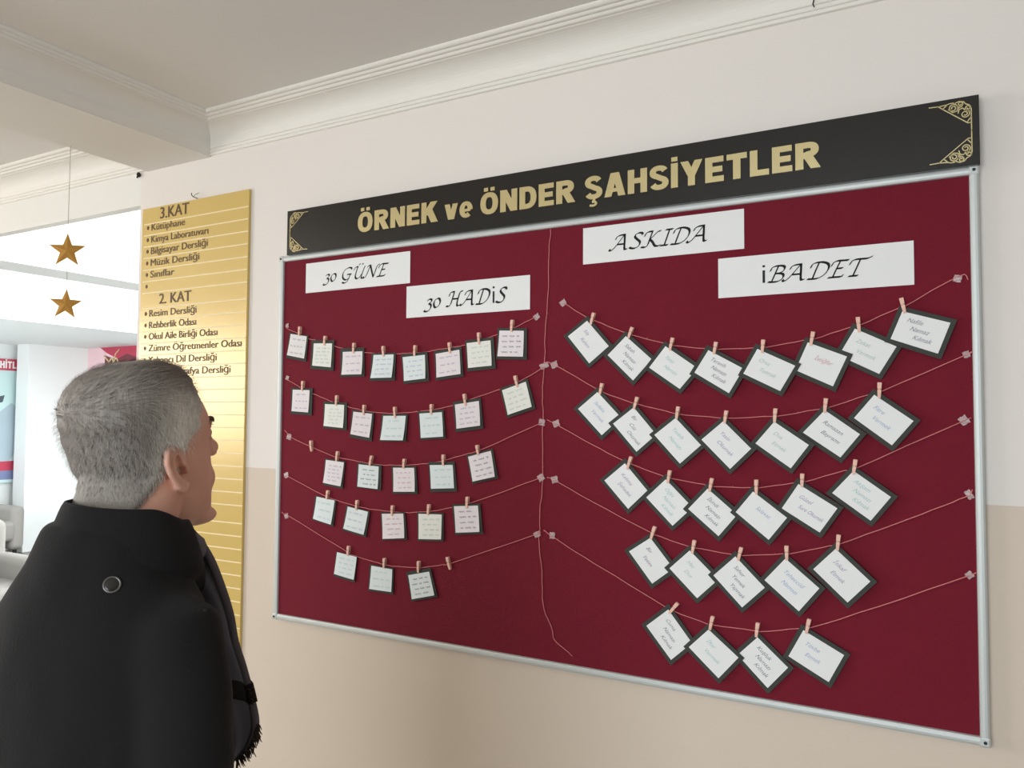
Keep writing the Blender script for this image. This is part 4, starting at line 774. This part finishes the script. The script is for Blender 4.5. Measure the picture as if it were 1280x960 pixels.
def ear(s):
    E = lambda a, h, o=0.0: hp(s * (.0755 + a * .30 + o), -.002 - a * .95 - (h - .1) * .12, h - .009)
    mb.capsule([E(.003, .100), E(.000, .114), E(.004, .128), (E(.016, .1375)), E(.029, .133), E(.0355, .119), E(.034, .104), E(.028, .092), E(.020, .081), E(.011, .0745), E(.004, .080)], [.0042, .0045, .0047, .005, .005, .005, .0048, .0046, .0052, .006, .005], 10)
    mb.capsule([E(.011, .127, .001), E(.021, .121, .001), E(.025, .108, .001), E(.020, .094, .001), E(.010, .088, .001)], [.0028, .0036, .0038, .0036, .004], 8)
    mb.capsule([E(.021, .129, -.003), E(.026, .110, -.004), E(.020, .092, -.003), E(.012, .081, -.001)], [0.0055, .0060, .0058, .0055], 10)      # back of the auricle
    mb.blob(E(-.001, .101, .001), (.0052, .006, .0075)); mb.blob(E(.010, .079), (.006, .0068, .0075))
ear(1); ear(-1)
# neck, trunk, arms, hands
def orng(cx, cy, rx, ry, z, n=40, p=2.0):
    out = []
    for k in range(n):
        t = 2 * PI * k / n; c, s = math.cos(t), math.sin(t); rr = (abs(c) ** p + abs(s) ** p) ** (-1 / p)
        out.append((cx + c * rr * rx, cy + s * rr * ry, z))
    return out
mb.loft([orng(HX + .004, HY - .018, .060, .064, 1.56), orng(HX + .006, HY - .018, .066, .071, 1.525), orng(HX + .012, HY - .024, .069, .073, 1.49), orng(-.016, -.004, .070, .073, 1.45), orng(-.018, -.014, .072, .072, 1.41), orng(-.027, -.028, .09, .075, 1.37), orng(-.027, -.028, .125, .085, 1.32),
         orng(-.027, -.025, .14, .10, 1.2), orng(-.027, -.02, .150, .108, 1.05), orng(-.027, -.02, .16, .112, .92), orng(-.027, -.02, .15, .11, .82)])
def hand(s, w, e):
    """w wrist, pointing down; slightly curled relaxed fingers"""
    w = Vector(w); out = Vector((s, 0, 0)); f = Vector((0, 1, 0)); d = Vector((0, .10, -1)).normalized()
    mb.capsule([w - d * .03, w + d * .01], [.026, .027], 14)
    for k, (o, ln, r) in enumerate(((.033, .072, .0088), (.011, .080, .0090), (-.011, .075, .0088), (-.031, .060, .0078))):
        b = w + d * .085 + f * o; i = Vector((-s, 0, 0))
        mb.capsule([w + d * .015 + f * o * .55, b], [.0135, .0125], 10)
        mb.capsule([b, b + d * ln * .45 + i * .006, b + d * ln * .75 + i * .018, b + d * ln * .92 + i * .034], [r * 1.1, r, r * .92, r * .8], 10)
    mb.capsule([w + d * .025 + f * .022, w + d * .055 + f * .046 - out * .006, w + d * .085 + f * .056 - out * .014, w + d * .108 + f * .056 - out * .020], [.015, .0118, .0105, .0088], 10)
ELB = {1: (.178, -.035, 1.08), -1: (-.236, -.035, 1.08)}; WRI = {1: (.190, .045, .84), -1: (-.245, .045, .84)}; SHO = {1: (.136, -.028, 1.315), -1: (-.180, -.028, 1.285)}
for s in (1, -1):
    mb.capsule([SHO[s], ELB[s]], [.04, .04]); mb.capsule([ELB[s], WRI[s]], [.042, .027]); hand(s, WRI[s], ELB[s])
body = mb.build('body', M_skin, man)
def remesh(o, vox, it=4, fac=.5, keep=None, soft=None):
    m = o.modifiers.new('r', 'REMESH'); m.mode = 'VOXEL'; m.voxel_size = vox; m.use_smooth_shade = True
    dg = bpy.context.evaluated_depsgraph_get(); me = bpy.data.meshes.new_from_object(o.evaluated_get(dg))
    o.modifiers.clear(); ms = list(o.data.materials); old = o.data; o.data = me; bpy.data.meshes.remove(old)
    bm = bmesh.new(); bm.from_mesh(me)
    for _ in range(it): bmesh.ops.smooth_vert(bm, verts=bm.verts, factor=fac, use_axis_x=True, use_axis_y=True, use_axis_z=True)
    if keep: 
        for v in bm.verts: v.co += keep(v.co)
    if soft:
        sel = [v for v in bm.verts if soft(v.co)]
        for _ in range(16): bmesh.ops.smooth_vert(bm, verts=sel, factor=.5, use_axis_x=True, use_axis_y=True, use_axis_z=True)
    bm.to_mesh(me); bm.free()
    me.materials.clear()
    for x in ms: me.materials.append(x)
    for p in me.polygons: p.use_smooth = True
canal = [Vector(hp(s * .0790, -.0085, .0905)) for s in (1, -1)]
sock = [Vector(hp(s * .032, .086, .1215)) for s in (1, -1)]
def carve(co):
    d = Vector()
    for s, c in zip((1, -1), canal):
        r = (co - c).length
        if r < .0095: d += Vector((-s * .022 * (1 - (r / .0095) ** 2), 0, 0))
    return d
CHK = [(Vector(hp(s * .048, .050, .070)), .044) for s in (1, -1)]
remesh(body, .0023, 2, .5, carve, lambda c: c.z > 1.40 and any((c - p).length < r for p, r in CHK))
M_eye = mat('eye_white', lin(228, 222, 214), 0.25); M_iris = mat('brown_iris', lin(48, 34, 24), 0.2); M_lip = mat('lip_skin', lin(196, 124, 112), 0.5)
mb = MB()
for zz, ff, rr in ((.0675, .0885, .0036), (.0580, .0875, .0042)): mb.capsule([hp(-.021, .0815, .0630), hp(-.010, ff - .0012, zz), hp(0, ff + .0006, zz - .0006), hp(.010, ff - .0012, zz), hp(.021, .0815, .0630)], [.0016, rr, rr, rr, .0016], 8)
mb.build('lips', M_lip, man, smooth=True)
for s in (1, -1):
    ey = MB().blob(hp(s * .0315, .0752, .1212), .0118).build('eye', M_eye, man, smooth=True)
    d = Vector((HX, HY, 0)); c0 = Vector(hp(s * .0315, .0752, .1212)); nrm = (Vector(hp(s * .0315, .0952, .1212)) - c0).normalized()
    MB().blob(c0 + nrm * .0088, (.0050, .0050, .0036), nrm.to_track_quat('Z', 'Y').to_matrix()).build('iris', M_iris, ey, smooth=True)
# eyebrows
mb = MB(); rnd = random.Random(5)
for s in (-1, 1):
    for k in range(70):
        u = rnd.random(); b = Vector(hp(s * (.013 + .036 * u), .0985 - .024 * u * u - .004 * u, .1405 + .005 * math.sin(u * PI) + rnd.uniform(-.003, .003)))
        mb.tube([b, b + Vector((s * .005, .0035, .001)), b + Vector((s * .009, .0045, -.001))], [.0006, .0005, .0002], 4)
M_brow = mat('grey_brow', lin(110, 98, 88), 0.8)
mb.build('eyebrows', M_brow, man)
# hair: a cap over the scalp plus short strands
def sm(a, b, x):
    t = min(1, max(0, (x - a) / (b - a))); return t * t * (3 - 2 * t)
def hairline(th):
    """lowest hair height (above the chin) at azimuth th, 0 = forward"""
    a = abs((th + PI) % (2 * PI) - PI)           # 0 front .. pi back
    pts = [(0, .196), (.30, .197), (.55, .203), (.80, .196), (1.00, .165), (1.12, .135), (1.27, .126), (1.38, .112), (1.52, .118), (1.66, .120), (1.80, .112), (1.95, .060), (2.1, .038), (2.5, .026), (PI, .022)]
    for p, q in zip(pts, pts[1:]):
        if p[0] <= a <= q[0]:
            return p[1] + (q[1] - p[1]) * (a - p[0]) / (q[0] - p[0])
    return .03
def hair_grow(th, z):
    a = abs((th + PI) % (2 * PI) - PI)
    k = sm(-.004, .012, z - hairline(th))
    th_ = .0070 + .0015 * sm(1.3, 2.4, a) * sm(.03, .10, z) + .010 * sm(.15, .21, z)
    th_ += .0030 * noise.noise(Vector((th * 5, z * 60, 2)))
    return -.006 + k * (th_ + .006)
mb = MB()
hz = [.020 + .2045 * k / 52 for k in range(53)]
rings = [[hp(x, f, z + (.021 * sm(.175, .2245, z))) for x, f in head_ring(z, hair_grow, 96)] for z in hz]
mb.loft(rings)
def nape_g(a, z):                            # a: azimuth from straight back
    lo = 1.438 + .070 * sm(.8, 1.5, abs(a))
    return -.006 + .0125 * sm(lo - .008, lo + .012, z) * (1 - sm(1.45, 1.7, abs(a))) * (1 - .2 * sm(1.50, 1.56, z))
def nape(a, z):
    T = [(1.41, -.018, -.014, .072, .072), (1.45, -.016, -.004, .070, .073), (1.49, HX + .012, HY - .024, .069, .073), (1.525, HX + .006, HY - .018, .066, .071), (1.56, HX + .004, HY - .018, .060, .064)]
    for p, q in zip(T, T[1:]):
        if p[0] <= z <= q[0]:
            t = (z - p[0]) / (q[0] - p[0]); cx, cy, rx, ry = [p[k] + (q[k] - p[k]) * t for k in (1, 2, 3, 4)]
    g = nape_g(a, z)
    return Vector((cx + math.sin(a) * (rx + g), cy - math.cos(a) * (ry + g), z))
mb.loft([[nape(-PI + 2 * PI * k / 72, 1.430 + .130 * j / 20) for k in range(72)] for j in range(21)])
def strand_base(th, z):
    fr = head_ring(z, hair_grow, 96); k = th / (2 * PI) * 96; i = int(k) % 96; j = (i + 1) % 96; t = k - int(k)
    x = fr[i][0] * (1 - t) + fr[j][0] * t; f = fr[i][1] * (1 - t) + fr[j][1] * t
    return Vector(hp(x, f, z + (.021 * sm(.175, .2245, z))))
rnd = random.Random(11); CEN = Vector(hp(0, -.01, .11))
cache = 0
while cache < 9000:
    th = rnd.random() * 2 * PI; z = .03 + .1935 * (1 - (1 - rnd.random()) ** 1.5)
    if z < hairline(th) + .001: continue
    cache += 1
    b = strand_base(th, z); nrm = (b - CEN).normalized()
    down = Vector((0, 0, -1)); fwd = Vector((0, 1, 0))
    a = abs((th + PI) % (2 * PI) - PI); top = sm(.16, .215, z)
    flow = down * (1 - top) + (Vector((.5, .8, 0))) * top + Vector((math.sin(th), math.cos(th), 0)) * -.15
    flow = (flow - nrm * flow.dot(nrm)); flow = flow.normalized() if flow.length > 1e-4 else fwd
    flow += Vector((rnd.uniform(-.35, .35), rnd.uniform(-.35, .35), rnd.uniform(-.2, .2)))
    L = rnd.uniform(.008, .018); w = nrm.cross(flow).normalized() * .00035
    p0 = b - nrm * .002; p1 = b + flow * L * .5 + nrm * (L * .22); p2 = b + flow * L + nrm * (L * rnd.uniform(.06, .30))
    mb.add([p0 - w, p0 + w, p1 + w * .8, p1 - w * .8, p2], [(0, 1, 2, 3), (3, 2, 4)])
for _ in range(2800):
    a = rnd.uniform(-1.5, 1.5); z = rnd.uniform(1.445, 1.56)
    if nape_g(a, z) < .002: continue
    b = nape(a, z); nrm = Vector((math.sin(a), -math.cos(a), 0)); fl = Vector((rnd.uniform(-.3, .3), rnd.uniform(-.3, .3), -1)); L = rnd.uniform(.006, .013)
    w = nrm.cross(fl).normalized() * .00035
    mb.add([b - nrm * .002 - w, b - nrm * .002 + w, b + fl * L * .5 + nrm * L * .15 + w, b + fl * L * .5 + nrm * L * .15 - w, b + fl * L + nrm * L * .2], [(0, 1, 2, 3), (3, 2, 4)])
def hair_mat():
    m = mat('grey_hair', lin(140, 134, 128), 0.6, spec=0.3)
    nt = m.node_tree; b = nt.nodes['Principled BSDF']
    tc = nt.nodes.new('ShaderNodeTexCoord'); sp = nt.nodes.new('ShaderNodeSeparateXYZ'); nt.links.new(tc.outputs['Object'], sp.inputs[0])
    # whiter temples, browner crown: the hair's own colouring
    r1 = nt.nodes.new('ShaderNodeMapRange'); r1.inputs['From Min'].default_value = 1.60; r1.inputs['From Max'].default_value = 1.66; nt.links.new(sp.outputs['Z'], r1.inputs['Value'])
    n = nt.nodes.new('ShaderNodeTexNoise'); n.inputs['Scale'].default_value = 40; nt.links.new(tc.outputs['Object'], n.inputs['Vector'])
    mp = nt.nodes.new('ShaderNodeMapping'); mp.inputs['Scale'].default_value = (500, 500, 40); nt.links.new(tc.outputs['Object'], mp.inputs['Vector'])
    n2 = nt.nodes.new('ShaderNodeTexNoise'); n2.inputs['Scale'].default_value = 1; nt.links.new(mp.outputs['Vector'], n2.inputs['Vector'])
    m1 = nt.nodes.new('ShaderNodeMix'); m1.data_type = 'RGBA'; m1.inputs['A'].default_value = lin(232, 226, 216); m1.inputs['B'].default_value = lin(116, 104, 94); nt.links.new(r1.outputs['Result'], m1.inputs['Factor'])
    r2 = nt.nodes.new('ShaderNodeMapRange'); r2.inputs['From Min'].default_value = -.02; r2.inputs['From Max'].default_value = .035; nt.links.new(sp.outputs['Y'], r2.inputs['Value'])
    m2 = nt.nodes.new('ShaderNodeMix'); m2.data_type = 'RGBA'; m2.inputs['A'].default_value = lin(140, 132, 124); nt.links.new(m1.outputs['Result'], m2.inputs['B']); nt.links.new(r2.outputs['Result'], m2.inputs['Factor'])
    m3 = nt.nodes.new('ShaderNodeMix'); m3.data_type = 'RGBA'; m3.blend_type = 'MULTIPLY'; m3.inputs['Factor'].default_value = 1; nt.links.new(m2.outputs['Result'], m3.inputs['A'])
    r3 = nt.nodes.new('ShaderNodeMapRange'); r3.inputs['From Min'].default_value = .3; r3.inputs['From Max'].default_value = .7; r3.inputs['To Min'].default_value = .72; r3.inputs['To Max'].default_value = 1.15; nt.links.new(n2.outputs['Fac'], r3.inputs['Value'])
    nt.links.new(r3.outputs['Result'], m3.inputs['B']); nt.links.new(m3.outputs['Result'], b.inputs['Base Color'])
    return m
M_hair = hair_mat()
mb.build('hair', M_hair, man, smooth=True)
# coat
M_coat = mat('black_wool_coat', lin(27, 26, 26), 0.9, bump=0.4, bscale=260, var=0.12, vscale=12, spec=0.15, sheen=0.05)
mb = MB()
S_ = [(.76, .205, .175, 0), (.86, .200, .165, 0), (.95, .196, .158, 0), (1.05, .192, .15, 0), (1.15, .190, .142, 0), (1.24, .187, .132, -.002), (1.29, .180, .124, -.006), (1.33, .164, .115, -.010), (1.365, .134, .104, -.014), (1.395, .108, .097, -.012), (1.425, .100, .093, -.008), (1.445, .092, .090, -.006), (1.455, .086, .086, -.004)]
mb.loft([orng(-.027 + .024 * sm(1.28, 1.42, z), -.022 + dy, rx, ry, z, 48, 2.15) for z, rx, ry, dy in S_])
for s in (1, -1):
    sh = Vector(SHO[s]); el = Vector(ELB[s]); wr = Vector(WRI[s])
    mb.capsule([sh + Vector((-s * .03, 0, .0)), sh, sh.lerp(el, .35) + Vector((s * .006, 0, 0)), sh.lerp(el, .8), el, el.lerp(wr, .5), wr + Vector((0, 0, .02))], [.056, .060, .061, .058, .057, .051, .044], 18)
coat = mb.build('coat', M_coat, man)
def wrinkle(co):
    n = noise.noise(Vector((co.x * 9, co.y * 9, co.z * 5))) * .006 + noise.noise(Vector((co.x * 22 + 5, co.y * 22, co.z * 13))) * .0025
    d = Vector((co.x, co.y + .02, 0)); d = d.normalized() if d.length > .02 else Vector((0, 0, 1))
    return d * n
remesh(coat, .008, 6, .5, wrinkle)
# turned-up collar
mb = MB()
NP = 56; rr = []
prof = [(.094, 1.370), (.108, 1.388), (.112, 1.412), (.105, 1.442), (.096, 1.468), (.089, 1.484), (.084, 1.480), (.081, 1.445), (.079, 1.39)]
for k in range(NP):
    t = 2 * PI * k / NP; c, s = math.sin(t), math.cos(t)          # t = 0 front
    front = sm(.55, 1.0, s)
    ring = []
    for r, z in prof:
        drop = front * .065 + .022 * sm(-.3, .5, s) + (.008 if c > 0 else 0) * abs(c)
        r -= .004; ring.append((c * r * 1.0 + .004 + (.006 if c < 0 else 0) * -c, s * r * .98 - .012, z - drop * (1.0 if z > 1.40 else .5)))
    rr.append(ring)
n = len(prof); vs = [p for r in rr for p in r]
mb.add(vs, [(i * n + j, i * n + (j + 1) % n, ((i + 1) % NP) * n + (j + 1) % n, ((i + 1) % NP) * n + j) for i in range(NP) for j in range(n)])
c = mb.build('collar', M_coat, man, smooth=True); sb = c.modifiers.new('s', 'SUBSURF'); sb.levels = 1; sb.render_levels = 1
# scarf hanging over the right front shoulder, fringed end
M_scarf = mat('charcoal_scarf', lin(92, 86, 92), 0.95, bump=0.5, bscale=420, var=0.12, vscale=30, spec=0.1, sheen=0.1)
M_stripe = mat('dark_scarf_stripe', lin(34, 29, 26), 0.95, bump=0.6, bscale=420, spec=0.1)
SC = [(.030, .045, 1.455, .05), (.040, .075, 1.435, .07), (.058, .098, 1.395, .075), (.066, .120, 1.345, .07), (.066, .142, 1.295, .07), (.063, .156, 1.25, .07), (.070, .166, 1.205, .07), (.078, .172, 1.16, .072), (.086, .174, 1.12, .072), (.076, .173, 1.088, .060), (.055, .171, 1.063, .042)]
def scarf_pt(k, u, off=0):
    x, f, z, w = SC[k]
    # outer (right) edge at x; the cloth runs inward to the left
    return (x - w * 1.7 * u, f + .012 * math.sin(PI * u) - .012 * (1 - u) ** 3 + .003 * math.sin(u * 9 + k) + off, z - .012 * u)
def scarf_piece(name, k0, k1, m, grow=0.0):
    vs = []; nu = 12; N = nu + 1; mb = MB(); dens = 6
    cen = [crom([scarf_pt(k, i / nu) for k in range(len(SC))], dens) for i in range(N)]
    K = range(int(k0 * dens), int(k1 * dens) + 1)
    for side in (0, 1):
        for q in K:
            for i in range(N):
                p = cen[i][q]; vs.append((p.x + (grow if i == 0 else 0), p.y + (grow if side == 0 else -.014 - grow), p.z))
    nq = len(K); fs = []
    for sd in (0, 1):
        fs += [(sd * nq * N + q * N + i, sd * nq * N + q * N + i + 1, sd * nq * N + (q + 1) * N + i + 1, sd * nq * N + (q + 1) * N + i) for q in range(nq - 1) for i in range(nu)]
    o_ = nq * N
    for q in range(nq - 1):
        for i in (0, nu): fs.append((q * N + i, (q + 1) * N + i, (q + 1) * N + i + o_, q * N + i + o_))
    for i in range(nu):
        for q in (0, nq - 1): fs.append((q * N + i, q * N + i + 1, q * N + i + 1 + o_, q * N + i + o_))
    return mb.add(vs, fs)
sc = scarf_piece('scarf', 0, 10, M_scarf).build('scarf', M_scarf, man, smooth=True)
mb = scarf_piece('s', 6.6, 7.3, M_stripe, .0018); mb.build('dark_stripe', M_stripe, sc, smooth=True)
mb = MB(); rnd = random.Random(3)
edge = crom([scarf_pt(k, 0) for k in range(len(SC))], 12)
for q in range(int(8.0 * 12), len(edge)):
    for r in range(3):
        p = edge[q] + Vector((0, -.010 * rnd.random(), 0)); d = Vector((.010 * rnd.uniform(.3, 1), 0, -.010 * rnd.uniform(.2, 1)))
        mb.tube([p - Vector((.004, 0, 0)), p + d * .5, p + d + Vector((rnd.uniform(-.003, .003), 0, -.003))], [.0012, .001, .0005], 4)
M_fr = mat('brown_fringe', lin(70, 58, 48), 0.95)
mb.build('fringe', M_fr, sc); mb = MB()
for q in range(int(6.6 * 12), int(7.3 * 12)):
    for r in range(3):
        p = edge[q] + Vector((0, -.012 * rnd.random(), 0)); mb.tube([p, p + Vector((.006 * rnd.random(), 0, rnd.uniform(-.004, .004)))], [.001, .0004], 4)
mb.build('stripe_fringe', M_fr, sc); mb = MB()
last = [scarf_pt(10, i / 30) for i in range(31)]
for p in last:
    for r in range(2):
        p_ = Vector(p) + Vector((0, -.007, .002)); mb.tube([p_, p_ + Vector((rnd.uniform(-.003, .003), 0, -.012 - .008 * rnd.random()))], [.0013, .0007], 4)
mb.build('fringe', M_fr, sc)
# scarf round the front of the neck
mb = MB(); pts = [(-.008 + math.sin(t) * (.080 + .006 * math.cos(t)), .0 + math.cos(t) * (.078 if math.cos(t) > 0 else .070), 1.420 - .022 * math.cos(t)) for t in [(-PI + 2 * PI * k / 20) for k in range(21)]]
mb.tube(pts, [.012 + .012 * sm(-.3, .5, math.cos(-PI + 2 * PI * k / 20)) + .002 * math.sin(k * 1.3) for k in range(21)], 12); w = mb.build('neck_wrap', M_scarf, sc, smooth=True)
# snaps on the coat
def snap(loc, nrm, r):
    nrm = Vector(nrm).normalized(); q = nrm.to_track_quat('Z', 'Y').to_matrix(); mb = MB(); N = 24; rings = []
    for k in range(N):
        t = 2 * PI * k / N; rings.append([Vector(loc) + q @ Vector(((r + .0014 * math.cos(a)) * math.cos(t), (r + .0014 * math.cos(a)) * math.sin(t), .0014 * math.sin(a))) for a in (0, 1.05, 2.1, 3.14, 4.2, 5.25)])
    vs = [p for g in rings for p in g]
    mb.add(vs, [(i * 6 + j, i * 6 + (j + 1) % 6, ((i + 1) % N) * 6 + (j + 1) % 6, ((i + 1) % N) * 6 + j) for i in range(N) for j in range(6)])
    return mb, q
_, SNAP, SNAPN, _ = coat.closest_point_on_mesh(SNAP); SNAP = SNAP + SNAPN * .0008
mb, q = snap(SNAP, SNAPN, .0098)
ring_ = mb.build('snap_ring', mat('worn_steel', lin(120, 118, 114), .4, metal=.8), man, smooth=True)
MB().blob(SNAP, (.0092, .0092, .0016), q).build('snap_button', M_black, man, smooth=True)
_, SNAP2, SNAPN2, _ = coat.closest_point_on_mesh(SNAP2)
mb, q = snap(SNAP2, SNAPN2, .0012); mb.build('rivet', M_dark, man, smooth=True)
# trousers and shoes (below the frame)
M_tr = mat('dark_trousers', lin(50, 50, 56), 0.9, bump=0.2); M_shoe = mat('black_leather', lin(26, 25, 24), 0.35)
mb = MB()
mb.loft([orng(-.027, -.02, .175, .125, .92), orng(-.027, -.02, .18, .13, .84), orng(-.027, -.02, .175, .125, .78)])
for s in (1, -1):
    mb.capsule([(s * .085 - .027, -.02, .84), (s * .092 - .027, -.015, .5), (s * .095 - .027, -.03, .09)], [.088, .072, .060], 18)
tr = mb.build('trousers', M_tr, man); remesh(tr, .012, 4)
for s in (1, -1):
    mb = MB(); R2 = []
    for f, w, h in ((-.105, .022, .05), (-.095, .034, .075), (-.05, .040, .085), (.0, .042, .080), (.06, .047, .060), (.11, .046, .045), (.15, .036, .036), (.168, .016, .026)):
        R2.append([(s * .098 - .027 + w * math.cos(t) * (1 if math.sin(t) > -.3 else 1.05), f - .02, max(0.0, h * .5 + h * .5 * math.sin(t) * 1.0)) for t in [2 * PI * k / 20 for k in range(20)]])
    mb.loft(R2); sh = mb.build('shoe', M_shoe, man, smooth=True)
    MB().box(s * .098 - .067, s * .098 + .013, -.12, -.055, 0, .018).build('heel', M_shoe, sh, bevel=.004)
